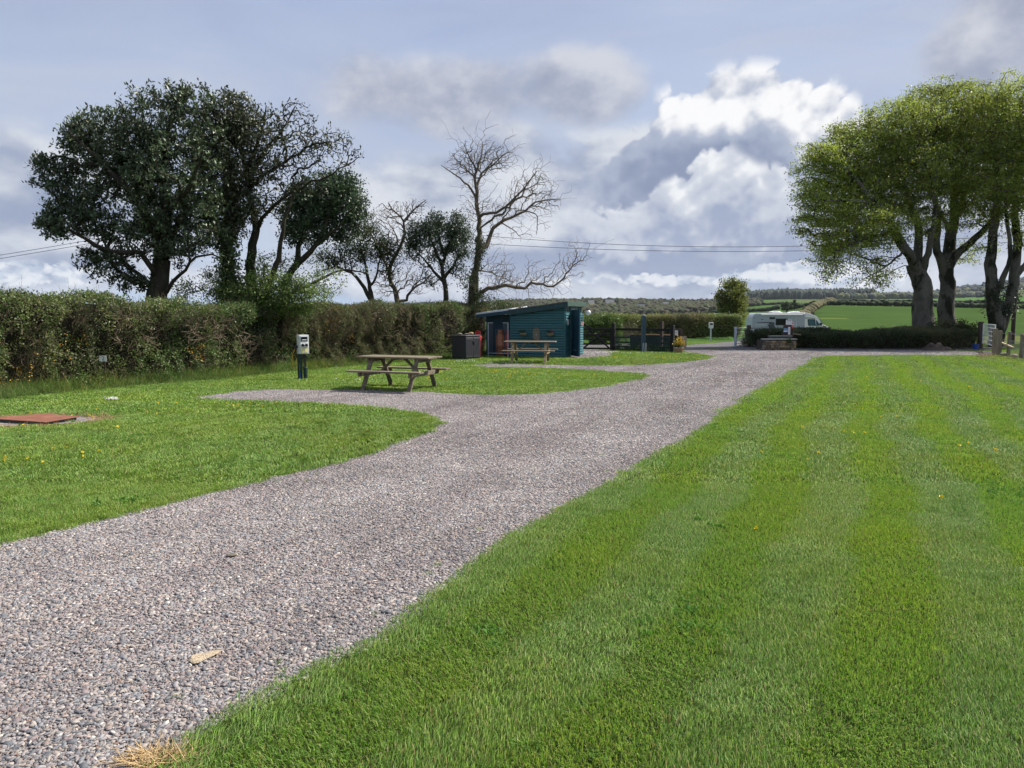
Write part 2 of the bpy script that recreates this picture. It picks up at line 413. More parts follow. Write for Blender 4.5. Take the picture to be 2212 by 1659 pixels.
M['cable'] = material('yellow_hose', (0.55, 0.30, 0.03), 0.5, 0.1)
M['wire'] = material('grey_wire', (0.24, 0.25, 0.26), 0.5, 0.1, metal=0.5)
M['line_wire'] = material('dark_overhead_cable', (0.035, 0.036, 0.045), 0.6, 0.1)
M['mesh_green'] = material('green_netting', (0.012, 0.035, 0.033), 0.7, 0.2)
M['blue_paint'] = material('slate_blue_paint', (0.022, 0.06, 0.085), 0.55, 0.15, 8, 0.2, 30)
M['chip'] = material('slate_chippings', (1, 1, 1), 0.85, 0.26, 0.55, 0.3, 120, attr=True, world=True, spec=0.2, streak=True)
M['tarmac'] = material('tarmac', (0.062, 0.058, 0.060), 0.9, 0.3, 1.2, 0.5, 90, world=True, col2=(0.10, 0.09, 0.088), c2=(.5, .75), c2scale=0.8)
M['soil'] = material('bare_soil', (0.045, 0.032, 0.024), 0.95, 0.5, 6, 0.8, 14, world=True)
M['straw'] = material('dry_straw', (1, 1, 1), 0.8, 0.0, attr=True, trans=0.2)
M['petal'] = material('petals', (1, 1, 1), 0.6, 0.0, attr=True, trans=0.2)
M['grass'] = None

def grass_mat():
    m = bpy.data.materials.new('grass_blade'); m.use_nodes = True; t = NT(m.node_tree)
    b = t.n['Principled BSDF']; out = t.n['Material Output']
    a = t.node('ShaderNodeAttribute'); a.attribute_name = 'Col'
    pos = t.node('ShaderNodeNewGeometry').outputs['Position']
    n1, _ = t.noise(t.vmath('MULTIPLY', pos, (1, 1, 0)), 0.55, 4, 0.6)
    n2, _ = t.noise(t.vmath('MULTIPLY', pos, (1, 1, 0)), 3.1, 4, 0.6)
    c = t.mix(t.smooth(n1, 0.35, 0.7), a.outputs['Color'], t.mix(1.0, a.outputs['Color'], (1.18, 1.04, 0.8), 'MULTIPLY'))
    c = t.mix(t.smooth(n2, 0.42, 0.75, 0, 0.6), c, t.mix(1.0, c, (0.82, 0.88, 0.84), 'MULTIPLY'))
    t.put(b.inputs['Base Color'], c); b.inputs['Roughness'].default_value = 0.6; b.inputs['Specular IOR Level'].default_value = 0.22
    tr = t.node('ShaderNodeBsdfTranslucent'); t.put(tr.inputs['Color'], t.mix(1.0, c, (1.0, 1.08, 0.6), 'MULTIPLY'))
    mx = t.node('ShaderNodeMixShader'); mx.inputs[0].default_value = 0.32
    t.l.new(b.outputs[0], mx.inputs[1]); t.l.new(tr.outputs[0], mx.inputs[2]); t.l.new(mx.outputs[0], out.inputs['Surface'])
    return m
M['grass'] = grass_mat()

def gravel_mat():
    m = bpy.data.materials.new('gravel_bed'); m.use_nodes = True; t = NT(m.node_tree)
    b = t.n['Principled BSDF']
    pos = t.node('ShaderNodeNewGeometry').outputs['Position']
    v = t.node('ShaderNodeTexVoronoi'); t.put(v.inputs['Vector'], pos); v.inputs['Scale'].default_value = 34
    sep = t.node('ShaderNodeSeparateColor'); t.l.new(v.outputs['Color'], sep.inputs[0])
    c = t.ramp(sep.outputs[0], [(0.0, (0.10, 0.10, 0.11)), (0.3, (0.17, 0.16, 0.165)), (0.55, (0.22, 0.19, 0.185)), (0.8, (0.29, 0.25, 0.22)), (1.0, (0.36, 0.34, 0.32))])
    n, _ = t.noise(pos, 0.5, 4, 0.6)
    c = t.mix(t.smooth(n, 0.35, 0.7), c, t.mix(1.0, c, (0.82, 0.78, 0.78), 'MULTIPLY'))
    c = streaks(t, c)
    t.put(b.inputs['Base Color'], c); b.inputs['Roughness'].default_value = 0.85
    bn = t.node('ShaderNodeBump'); bn.inputs['Strength'].default_value = 0.8; bn.inputs['Distance'].default_value = 0.02
    t.l.new(v.outputs['Distance'], bn.inputs['Height']); bn.invert = True
    t.l.new(bn.outputs[0], b.inputs['Normal'])
    return m
M['gravel'] = gravel_mat()

def ground_mat():
    m = bpy.data.materials.new('ground'); m.use_nodes = True; t = NT(m.node_tree)
    b = t.n['Principled BSDF']
    a = t.node('ShaderNodeAttribute'); a.attribute_name = 'Col'
    pos = t.node('ShaderNodeNewGeometry').outputs['Position']
    n1, _ = t.noise(pos, 0.06, 5, 0.65); n2, _ = t.noise(pos, 2.5, 5, 0.7)
    f = t.math('MULTIPLY', t.lin(n1, 0.3, 0.7, 0.8, 1.2), t.lin(n2, 0.3, 0.7, 0.8, 1.2))
    cc = t.node('ShaderNodeCombineXYZ')
    for i in range(3): t.put(cc.inputs[i], f)
    t.put(b.inputs['Base Color'], t.mix(1.0, a.outputs['Color'], cc.outputs[0], 'MULTIPLY'))
    b.inputs['Roughness'].default_value = 1.0; b.inputs['Specular IOR Level'].default_value = 0.0
    return m
M['ground'] = ground_mat()
# ------------------------------------------------------------------ terrain: one sheet to the horizon
XS = [600, 1000, 1120, 1300, 1450, 1560, 1640, 1700, 1780, 1960, 2100, 2212, 2500]
DS = [0, 44, 60, 90, 130, 200, 280, 380, 500, 700, 900, 1200, 1600, 2200, 3000, 4500, 9000]
def zrow(*ys):   # heights from picture rows, at the distances in DS from 200 m on (None keeps the ground)
    return ys
HT = {  # heights in metres at DS
 600:  [0, 0, 0, -1.2, -3, -6, -8, -9, -9, -6, 0, 6, 8, 10, 12, 12, 12],
 1000: [0, 0, 0, -1.2, -3, -6, -8, -9, -9, -4, 3, 13, 12, 12, 12, 12, 12],
 1120: [0, 0, 0, -1.2, -3, -6, -8, -9, -8, -1, 6, 18, 16, 14, 14, 14, 14],
 1300: [0, 0, 0, -1.0, -3, -6, -8, -9, -8, -1, 7, 20, 18, 16, 16, 16, 16],
 1450: [0, 0, 0, -1.0, -2.5, -4, -5, -4, -2, 2, 8, 19, 18, 18, 18, 18, 18],
 1560: [0, 0, -.2, -1.2, -2.2, -3, -2.5, -0.5, 1.5, 5, 10, 19, 22, 22, 22, 22, 22],
 1640: [0, 0, -.8, -1.2, -1.6, -1.8, -0.8, 1.6, 3.8, 8.5, 14, 22, 33, 34, 34, 34, 34],
 1700: [0, 0, -.9, -1.2, -1.2, -0.4, 1.0, 3.6, 6.0, 10, 15, 23, 34, 36, 38, 38, 38],
 1780: [0, 0, -.9, -1.2, -1.0, 1.0, 4.8, 7.6, 4, 6, 12, 23, 34, 40, 50, 50, 50],
 1960: [0, 0, -.9, -1.2, -1.0, 1.0, 4.4, 7.2, 3, 5, 12, 24, 36, 46, 62, 64, 64],
 2100: [0, 0, -.9, -1.2, -1.0, 0.8, 3.9, 6.9, 3, 5, 12, 26, 40, 66, 95, 98, 90],
 2212: [0, 0, -.9, -1.2, -1.0, 0.6, 3.4, 6.6, 3, 5, 12, 28, 46, 82, 128, 130, 120],
 2500: [0, 0, -.9, -1.2, -1.0, 0.4, 3.0, 6.0, 3, 5, 12, 28, 50, 95, 150, 150, 130],
}
HTA = np.array([HT[x] for x in XS])
def bearX(x, y):
    a = np.clip(np.arctan2(x, y), -R(45), R(45))
    return 1106 + FPX * np.tan(a), np.hypot(x, y) * np.cos(a)
def height(x, y):
    x = np.atleast_1d(np.asarray(x, float)); y = np.atleast_1d(np.asarray(y, float))
    X, d = bearX(x, y)
    ix = np.clip(np.searchsorted(XS, X) - 1, 0, len(XS) - 2); xs = np.array(XS, float)
    fx = np.clip((X - xs[ix]) / (xs[ix + 1] - xs[ix]), 0, 1); fx = fx * fx * (3 - 2 * fx)
    ds = np.array(DS, float); idd = np.clip(np.searchsorted(ds, d) - 1, 0, len(DS) - 2)
    fd = np.clip((d - ds[idd]) / (ds[idd + 1] - ds[idd]), 0, 1)
    a = HTA[ix, idd] * (1 - fx) + HTA[ix + 1, idd] * fx
    b = HTA[ix, idd + 1] * (1 - fx) + HTA[ix + 1, idd + 1] * fx
    z = a * (1 - fd) + b * fd
    far = np.clip((d - 500) / 600, 0, 1)
    return z + far * snoise(np.stack([x, y], 1), 0.006, 3) * 1.6
def on(x, y): return float(height(x, y)[0])

GREEN_F, GREEN_D, BROWN_F = np.array((0.042, 0.073, 0.021)), np.array((0.045, 0.088, 0.024)), np.array((0.085, 0.085, 0.04))
def ground_col(x, y):
    X, d = bearX(x, y)
    n = len(x); c = np.tile(GREEN_D, (n, 1))
    nz = snoise(np.stack([x, y], 1), 0.011, 11)
    hill = d > 430
    c[hill & (nz > 0.25)] = (0.060, 0.12, 0.03)
    c[hill & (nz < -0.15)] = (0.075, 0.083, 0.04)
    c[hill & (nz < -0.7)] = (0.11, 0.10, 0.06)
    crop = (X > 1690 + (330 - np.clip(d, 120, 330)) * 0.1) & (d > 52) & (d < 440)
    c[crop] = GREEN_F
    sw = crop & (snoise(np.stack([x, y], 1), 0.05, 17) > 0.9) & (d < 190)
    c[sw] = (0.10, 0.13, 0.04)
    scrub = (X > 1720) & (d > 48) & (d < 100)
    c[scrub] = (0.085, 0.10, 0.035)
    mid = (X > 1600) & (X <= 1700) & (d > 200) & (d < 800)
    c[mid] = (0.048, 0.09, 0.024)
    c[d < 47] = (0.030, 0.045, 0.012)
    return c
az = np.concatenate([np.arange(-180, -42, 6), np.arange(-42, 42.01, 0.3), np.arange(48, 180, 6)])
rr = np.concatenate([[0.4], np.arange(3, 46, 3.0), np.geomspace(46, 3500, 112)])
A, RR = np.meshgrid(np.radians(az), rr, indexing='ij')
gx, gy = (RR * np.sin(A)).ravel(), (RR * np.cos(A)).ravel()
gz = height(gx, gy); gcol = ground_col(gx, gy)
na, nr = len(az), len(rr)
i, j = np.meshgrid(np.arange(na), np.arange(nr - 1), indexing='ij'); i2 = (i + 1) % na
quads = np.stack([i * nr + j, i2 * nr + j, i2 * nr + j + 1, i * nr + j + 1], -1).reshape(-1, 4)[:, ::-1]
cap_c = len(gx)
terr = mesh_np('ground', np.concatenate([np.stack([gx, gy, gz], 1), [[0, 0, 0]]]), quads, M['ground'], cols=np.concatenate([gcol, [[.03, .045, .012]]]), smooth=True, kind='structure')

# ------------------------------------------------------------------ gravel drive and tarmac
PXG = [(250, 1720), (343, 1659), (430, 1594), (520, 1535), (610, 1483), (690, 1446), (759, 1412), (844, 1362), (923, 1297), (1002, 1240), (1075, 1188), (1147, 1139), (1219, 1101), (1331, 1041), (1416, 987), (1515, 932), (1587, 880), (1645, 846), (1700, 814), (1740, 789), (1765, 773), (1790, 770), (1900, 768.5), (2040, 768.5), (2140, 769),
       (2165, 766), (2140, 759), (1990, 757.5), (1620, 757), (1480, 752.5), (1470, 757), (1476, 762), (1510, 765), (1538, 771), (1525, 776), (1500, 780.5), (1460, 785), (1400, 789), (1330, 790.5), (1250, 790.5), (1150, 788.5), (1060, 787.5), (1004, 790),
       (1050, 794), (1150, 796), (1250, 800), (1350, 806), (1385, 808.5), (1400, 812), (1370, 822), (1303, 836), (1220, 846), (1131, 853), (1060, 855), (1004, 853), (934, 848), (813, 844), (711, 843), (602, 841), (507, 847), (408, 861),
       (494, 867), (560, 868.5), (634, 872), (730, 877), (800, 881), (851, 886), (908, 896), (940, 908), (948, 917), (927, 934), (890, 949), (838, 965), (790, 985), (736, 998), (660, 1016), (620, 1027), (590, 1032), (520, 1054), (443, 1070), (379, 1089), (250, 1120), (120, 1152), (0, 1178), (-150, 1220), (-300, 1265)]
gp = [G(X, Y) for X, Y in PXG]
def wob(poly, amp, step, seed):
    r = np.random.default_rng(seed); o = []
    for a, b in zip(poly, poly[1:] + poly[:1]):
        L = (b - a).length; n = max(1, int(L / step))
        for k in range(n): o.append(a.lerp(b, k / n))
    q = np.array([(p.x, p.y) for p in o]); d = np.hypot(q[:, 0], q[:, 1])
    q = q + np.stack([snoise(q, 5.0, seed), snoise(q, 5.0, seed + 1)], 1) * amp + np.stack([snoise(q, 1.4, seed + 2), snoise(q, 1.4, seed + 3)], 1) * amp * 1.2
    return q
gp2 = [Vector((-6.5, 3.4, 0)), Vector((-9, 0, 0)), Vector((-9, -4, 0)), Vector((-4.2, -4, 0)), Vector((-2.6, 0.4, 0))]
GPOLY = wob(gp + gp2, 0.022, 0.18, 5)
def inside(poly, pts):
    x, y = pts[:, 0], pts[:, 1]; r = np.zeros(len(pts), bool); n = len(poly)
    x1, y1 = poly[:, 0], poly[:, 1]; x2, y2 = np.roll(x1, -1), np.roll(y1, -1)
    for k in range(n):
        c = (y1[k] > y) != (y2[k] > y)
        if c.any():
            r ^= c & (x < (x2[k] - x1[k]) * (y - y1[k]) / (y2[k] - y1[k] + 1e-12) + x1[k])
    return r
def flat(name, poly, z, mat, label=None):
    bm = bmesh.new(); vs = [bm.verts.new((p[0], p[1], z)) for p in poly]
    f = bm.faces.new(vs); bmesh.ops.triangulate(bm, faces=[f]); bm.normal_update()
    if sum(q.normal.z for q in bm.faces) < 0: bmesh.ops.reverse_faces(bm, faces=bm.faces)
    me = bpy.data.meshes.new(name); bm.to_mesh(me); bm.free(); me.materials.append(mat)
    o = link(bpy.data.objects.new(name, me)); o['kind'] = 'structure'
    return o
flat('gravel_drive', GPOLY, 0.006, M['gravel'])
GP2 = np.array([tuple(G(X, Y).xy) for X, Y in [(1258, 755), (1300, 757), (1345, 760), (1318, 764), (1322, 770), (1285, 773), (1250, 775), (1225, 775), (1240, 765)]])
flat('gravel_path', GP2, 0.006, M['gravel'])
TAR = np.array([tuple(G(X, Y).xy) for X, Y in [(1200, 742), (1340, 744), (1475, 746.5), (1530, 742), (1590, 737.5), (1640, 736), (1800, 745), (2150, 751), (2165, 757), (1990, 757.2), (1620, 756.6), (1480, 752), (1340, 752.5), (1200, 751)]])
flat('tarmac_road', TAR, 0.014, M['tarmac'])

# ------------------------------------------------------------------ scatter by geometry nodes (grass blades, chippings)
def scatter(name, pts, rot, scl, idx, protos, mat, label, kind='stuff', parent=None):
    me = bpy.data.meshes.new(name); n = len(pts)
    me.vertices.add(n); me.vertices.foreach_set('co', np.asarray(pts, np.float32).ravel())
    a = me.attributes.new('rot', 'FLOAT_VECTOR', 'POINT'); a.data.foreach_set('vector', np.asarray(rot, np.float32).ravel())
    a = me.attributes.new('scl', 'FLOAT_VECTOR', 'POINT'); a.data.foreach_set('vector', np.asarray(scl, np.float32).ravel())
    a = me.attributes.new('idx', 'INT', 'POINT'); a.data.foreach_set('value', np.asarray(idx, np.int32))
    me.materials.append(mat)
    o = link(bpy.data.objects.new(name, me), parent); tag(o, label, kind=kind)
    ng = bpy.data.node_groups.new('scatter_' + name, 'GeometryNodeTree')
    ng.interface.new_socket('Geometry', in_out='INPUT', socket_type='NodeSocketGeometry')
    ng.interface.new_socket('Geometry', in_out='OUTPUT', socket_type='NodeSocketGeometry')
    N, L = ng.nodes, ng.links
    gi, go = N.new('NodeGroupInput'), N.new('NodeGroupOutput')
    iop = N.new('GeometryNodeInstanceOnPoints'); jn = N.new('GeometryNodeJoinGeometry')
    for p in reversed(protos):
        oi = N.new('GeometryNodeObjectInfo'); oi.inputs['Object'].default_value = p; oi.inputs['As Instance'].default_value = False
        g2 = N.new('GeometryNodeGeometryToInstance'); L.new(oi.outputs['Geometry'], g2.inputs[0]); L.new(g2.outputs[0], jn.inputs[0])
    def attr(nm, typ):
        q = N.new('GeometryNodeInputNamedAttribute'); q.data_type = typ; q.inputs['Name'].default_value = nm
        return next(s for s in q.outputs if s.enabled and s.name == 'Attribute')
    L.new(gi.outputs[0], iop.inputs['Points']); L.new(jn.outputs[0], iop.inputs['Instance'])
    iop.inputs['Pick Instance'].default_value = True
    L.new(attr('idx', 'INT'), iop.inputs['Instance Index'])
    er = N.new('FunctionNodeEulerToRotation'); L.new(attr('rot', 'FLOAT_VECTOR'), er.inputs[0]); L.new(er.outputs[0], iop.inputs['Rotation'])
    L.new(attr('scl', 'FLOAT_VECTOR'), iop.inputs['Scale'])
    L.new(iop.outputs[0], go.inputs[0])
    md = o.modifiers.new('scatter', 'NODES'); md.node_group = ng
    return o

GRASS_COLS = np.array([(0.175, 0.32, 0.05), (0.21, 0.36, 0.062), (0.135, 0.27, 0.05), (0.255, 0.37, 0.085), (0.20, 0.32, 0.095), (0.095, 0.20, 0.04), (0.30, 0.36, 0.13)])
def tuft(seed, rad, nb, lmin, lmax, wmin, wmax, lean, dry=0.05, cols=GRASS_COLS, spread=0.5):
    r = np.random.default_rng(seed); V = []; F = []; Cc = []
    for k in range(nb):
        a = r.uniform(0, 6.28); q = rad * math.sqrt(r.random()); x, y = q * math.cos(a), q * math.sin(a)
        L = r.uniform(lmin, lmax) * (1.5 if r.random() < .04 else 1); w = r.uniform(wmin, wmax) / 2; f = r.uniform(0, 6.28)
        la = r.normal(0, spread, 2) + np.array((0, lean)); bend = r.uniform(0.3, 1.3)
        wx, wy = math.cos(f) * w, math.sin(f) * w
        b = len(V); h1 = L * 0.55
        p1 = np.array((x, y, 0)) + np.array((la[0] * .45, la[1] * .45, 1)) * h1 / math.sqrt(1 + .2 * (la @ la))
        d2 = np.array((la[0] * (1 + bend) * .8, la[1] * (1 + bend) * .8, 1.0 - 0.35 * bend)); d2 /= np.linalg.norm(d2)
        p2 = p1 + d2 * L * 0.5
        V += [(x - wx, y - wy, -0.005), (x + wx, y + wy, -0.005), (p1[0] + wx * .8, p1[1] + wy * .8, p1[2]), (p1[0] - wx * .8, p1[1] - wy * .8, p1[2]), tuple(p2), tuple(p2 + np.array((wx, wy, 0)) * .15)]
        F += [(b, b + 1, b + 2, b + 3), (b + 3, b + 2, b + 5, b + 4)]
        c = cols[r.integers(len(cols))] * r.uniform(0.8, 1.2)
        if r.random() < dry: c = np.array((0.30, 0.25, 0.12)) * r.uniform(0.7, 1.2)
        Cc += [c] * 6
    return mesh_np('tuft', V, F, M['grass'], cols=np.array(Cc), linked=False)
TN = [tuft(i, 0.075, 52, 0.016, 0.038, 0.0022, 0.0042, 0.75, spread=.45) for i in range(7)]
TF = [tuft(40 + i, 0.12, 46, 0.022, 0.050, 0.005, 0.009, 0.75, spread=.42) for i in range(6)]
TX = [tuft(60 + i, 0.25, 46, 0.022, 0.050, 0.012, 0.022, 0.75, spread=.42) for i in range(6)]
TUFTS = TN + TF + TX

def jgrid(x0, x1, y0, y1, s, seed):
    r = np.random.default_rng(seed)
    xs, ys = np.arange(x0, x1, s), np.arange(y0, y1, s)
    g = np.stack(np.meshgrid(xs, ys), -1).reshape(-1, 2)
    return g + r.uniform(-.5, .5, g.shape) * s
def infrust(p, m=0.08): return (np.abs(p[:, 0]) < (p[:, 1] + 0.6) * (0.667 + m) + 0.3)
PLATE = [Vector((-7.58, 12.10)), 0.95]
def lawn_pts():
    bands = [(2.3, 7.5, 0.055, 0, 7, 1.0), (7.5, 13, 0.092, 7, 6, .9), (13, 24, 0.155, 13, 6, 0.85), (24, 47, 0.25, 13, 6, 1.0)]
    for bi, (y0, y1, s, i0, ni, sc) in enumerate(bands):
        p = jgrid(-y1 * .75 - .5, y1 * .75 + .5, y0, y1, s, 100 + bi)
        p = p[infrust(p)]
        p = p[~inside(GPOLY, p) & ~inside(GP2, p) & ~inside(TAR, p)]
        d = np.hypot((p[:, 0] - PLATE[0].x) / 1.08, (p[:, 1] - PLATE[0].y) / .72); p = p[d > 1.0]
        yield p, i0, ni, sc
HEDGE_B = np.array([tuple(G(X, Y).xy) for X, Y in [(-500, 930), (-200, 885), (0, 858), (222, 836), (400, 823), (600, 803), (780, 786), (900, 778.5), (980, 773), (1062, 764)]])
def hedge_dist(p):   # signed distance in front of the hedge foot (positive on the lawn)
    best = np.full(len(p), 1e9); sg = np.zeros(len(p))
    for a, b in zip(HEDGE_B[:-1], HEDGE_B[1:]):
        ab = b - a; t = np.clip(((p - a) @ ab) / (ab @ ab), 0, 1); q = a + t[:, None] * ab
        d = np.hypot(*(p - q).T); nx = np.array((ab[1], -ab[0])) / np.hypot(*ab)
        s = (p - q) @ nx; u = d < best; best[u] = d[u]; sg[u] = s[u]
    return np.where(sg >= 0, best, -best)
def low_hedge_keep(p):
    X, d = bearX(p[:, 0], p[:, 1])
    return ~((X > 1560) & (d > 36.6))
right, left = [], []
for p, i0, ni, sc in lawn_pts():
    n = len(p); r = np.random.default_rng(n)
    keep = (hedge_dist(p) > 0.05) & low_hedge_keep(p); p = p[keep]; n = len(p)
    X, d = bearX(p[:, 0], p[:, 1])
    s = p[:, 0] - 0.45 * p[:, 1]
    isr = s > -2.6
    isr &= ~((p[:, 1] > 12) & (s < -2.2))
    ph = s + 0.10 * np.sin(p[:, 1] * 0.7) + 0.05 * np.sin(p[:, 1] * 2.3 + 1)
    st = np.cos(6.28318 * (ph + 0.82) / 1.06)
    away = st + snoise(p, 2.5, 8) * 0.3 + snoise(p, 9.0, 9) * .25 < 0
    yaw = np.where(isr, np.where(away, 0.0, math.pi) - math.atan(0.45) + r.normal(0, 0.35, n), r.uniform(0, 6.28, n))
    rot = np.zeros((n, 3)); rot[:, 2] = yaw
    hn = .82 + 0.16 * snoise(p, 3.5, 21) - .14 * np.clip(snoise(p, 1.2, 22), 0, 1)
    dg = np.ones(n)
    S = sc * r.uniform(0.85, 1.15, n)
    scl = np.stack([S, S, S * np.clip(hn * np.where(isr, 1.0, 0.95), 0.5, 1.5)], 1)
    idx = i0 + r.integers(0, ni, n)
    P3 = np.concatenate([p, np.full((n, 1), .022)], 1)
    (right.append((P3[isr], rot[isr], scl[isr], idx[isr])), left.append((P3[~isr], rot[~isr], scl[~isr], idx[~isr])))
cat_ = lambda L: [np.concatenate(q) for q in zip(*L)]
scatter('mown_grass', *cat_(right), TUFTS, M['grass'], 'striped mown grass of the wide lawn right of the gravel drive')
scatter('lawn_grass', *cat_(left), TUFTS, M['grass'], 'short grass of the lawn islands left of the gravel drive')

# taller fringe where the lawn meets the gravel
e = GPOLY; nx = np.roll(e, -1, 0) - e; L = np.hypot(*nx.T)
fr = []
r = np.random.default_rng(77)
for k in range(len(e)):
    d = math.hypot(*e[k])
    if e[k][1] < 2.3 or L[k] > 1.2: continue
    for q in range(int(L[k] / (0.035 if d < 9 else 0.08 if d < 18 else 0.2)) + 1):
        fr.append(e[k] + nx[k] * r.random() + r.normal(0, 0.012 + 0.0006 * d, 2))
fr = np.array(fr); fr = fr[infrust(fr)]; n = len(fr); d = np.hypot(*fr.T)
fx, _d = bearX(fr[:, 0], fr[:, 1]); fr = fr[~((_d > 34.5))]; n = len(fr); d = np.hypot(*fr.T)
idx = np.where(d < 8, r.integers(0, 7, n), np.where(d < 16, r.integers(7, 13, n), r.integers(13, 19, n)))
S = np.where(d < 8, 0.9, np.where(d < 16, 0.8, 0.6)) * r.uniform(0.7, 1.2, n)
scatter('edge_grass', np.concatenate([fr, np.zeros((n, 1))], 1), np.stack([r.normal(0, .2, n), r.normal(0, .2, n), r.uniform(0, 6.28, n)], 1), np.stack([S * .8, S * .8, S * r.uniform(0.8, 1.35, n)], 1), idx, TUFTS, M['grass'], 'ragged grass overhanging the edge of the gravel drive')

# ------------------------------------------------------------------ slate chippings
CHIP_COLS = np.array([(0.15, 0.155, 0.165), (0.19, 0.192, 0.20), (0.22, 0.215, 0.217), (0.27, 0.25, 0.24), (0.33, 0.295, 0.26), (0.23, 0.185, 0.18), (0.30, 0.24, 0.21), (0.115, 0.12, 0.13), (0.25, 0.235, 0.235), (0.20, 0.185, 0.19), (0.26, 0.225, 0.195)])
def chips(seed, rad):
    r = np.random.default_rng(seed); V = []; F = []; Cc = []
    def one(s, asp, th, tilt, cz, m):
        a = np.arange(m) / m * 6.28318 + r.uniform(-.35, .35, m) * 4.5 / m; ra = s / 2 * r.uniform(0.7, 1.15, m)
        rot = r.uniform(0, 6.28); ca, sa = math.cos(rot), math.sin(rot)
        px, py = ra * np.cos(a), ra * np.sin(a) * asp
        px, py = px * ca - py * sa, px * sa + py * ca
        tx, ty = np.clip(r.normal(0, tilt, 2), -.45, .45)
        q = rad * math.sqrt(r.random()); an = r.uniform(0, 6.28); cx, cy = q * math.cos(an), q * math.sin(an)
        b = len(V)
        for zz, k2 in ((-th, 1.0), (0, 0.93)):
            for u, v in zip(px, py): V.append((cx + u * k2, cy + v * k2, cz + zz + tx * u + ty * v))
        for u in range(m): F.append((b + u, b + (u + 1) % m, b + m + (u + 1) % m, b + m + u))
        if m == 4: F.append((b + 4, b + 5, b + 6, b + 7))
        elif m == 6: F.extend([(b + 6, b + 7, b + 8, b + 9), (b + 6, b + 9, b + 10, b + 11)])
        c = CHIP_COLS[r.integers(len(CHIP_COLS))] * r.uniform(0.82, 1.34)
        if r.random() < 0.03: c = np.array((0.50, 0.47, 0.42)) * r.uniform(.8, 1.1)
        if r.random() < 0.012: c = np.array((0.30, 0.18, 0.13))
        Cc.extend([c] * (2 * m))
    for k in range(130): one(r.uniform(.008, .018), r.uniform(.5, .95), r.uniform(.002, .004), .15, r.uniform(.002, .009), 4)
    for k in range(62): one(r.uniform(.018, .042), r.uniform(.35, .8), r.uniform(.003, .006), .09, r.uniform(.006, .013), 6 if r.random() < .6 else 4)
    for k in range(9): one(r.uniform(.042, .07), r.uniform(.35, .7), r.uniform(.004, .009), .10, r.uniform(.010, .015), 6)
    return mesh_np('chip_patch', V, F, M['chip'], cols=np.array(Cc), linked=False)
CH = [chips(200 + i, 0.14) for i in range(9)]
pc, rc, sc_, ic = [], [], [], []
for y0, y1, s, S in ((1.6, 9, 0.098, .66), (9, 18, 0.12, .76), (18, 40, 0.18, 1.05)):
    p = jgrid(-y1 * .8, y1 * .8, y0, y1, s, int(y0 * 10)); p = p[infrust(p)]
    p = p[inside(GPOLY, p) | inside(GP2, p)]; n = len(p); r = np.random.default_rng(n)
    pc.append(np.concatenate([p, np.full((n, 1), 0.006)], 1)); q = np.zeros((n, 3)); q[:, 2] = r.uniform(0, 6.28, n); rc.append(q)
    sc_.append(np.repeat((S * r.uniform(.85, 1.15, n))[:, None], 3, 1)); ic.append(r.integers(0, 9, n))
scatter('gravel', np.concatenate(pc), np.concatenate(rc), np.concatenate(sc_), np.concatenate(ic), CH, M['chip'], 'grey and brown slate chippings covering the drive')

# stray weeds in the stones, and broad-leaved clover and plantain in the turf
r = np.random.default_rng(520); k = r.integers(0, len(GPOLY), 900); w_ = GPOLY[k] + r.normal(0, .22, (900, 2)); w_ = w_[inside(GPOLY, w_) & (w_[:, 1] > 2.3) & (w_[:, 1] < 26)]; w_ = w_[infrust(w_)]; n = len(w_)
S = r.uniform(.25, .6, n); scatter('drive_weeds', np.concatenate([w_, np.full((n, 1), .012)], 1), np.stack([r.normal(0, .3, n), r.normal(0, .3, n), r.uniform(0, 6.28, n)], 1), np.repeat(S[:, None], 3, 1), r.integers(0, 7, n), TUFTS, M['grass'], 'small weeds and grass growing in the edge of the chippings')
CLV = [tuft(540 + i, .055, 26, .012, .030, .010, .018, 0.0, dry=0.0, cols=np.array([(0.10, 0.22, 0.04), (0.12, 0.25, 0.05), (0.085, 0.19, 0.038)]), spread=1.3) for i in range(4)]
p = jgrid(-9, 14, 2.3, 15, .16, 77); p = p[infrust(p) & ~inside(GPOLY, p)]; p = p[snoise(p, 1.3, 61) + .5 * snoise(p, 5.0, 62) > 1.05]; n = len(p)
scatter('clover', np.concatenate([p, np.full((n, 1), .03)], 1), np.stack([r.normal(0, .1, n), r.normal(0, .1, n), r.uniform(0, 6.28, n)], 1), np.repeat(r.uniform(.7, 1.25, n)[:, None], 3, 1), r.integers(0, 4, n), CLV, M['grass'], 'dark green patches of clover and broad-leaved weeds in the turf')
p = jgrid(-9, 14, 2.3, 12, .21, 79); p = p[infrust(p) & ~inside(GPOLY, p)]; p = p[r.random(len(p)) < .35]; n = len(p)
DRY = [tuft(560 + i, .05, 4, .05, .085, .0018, .003, .2, dry=1.0, spread=.6) for i in range(4)]
scatter('dry_stalks', np.concatenate([p, np.full((n, 1), .02)], 1), np.stack([r.normal(0, .2, n), r.normal(0, .2, n), r.uniform(0, 6.28, n)], 1), np.repeat(r.uniform(.7, 1.2, n)[:, None], 3, 1), r.integers(0, 4, n), DRY, M['grass'], 'pale dry stalks standing in the mown turf')
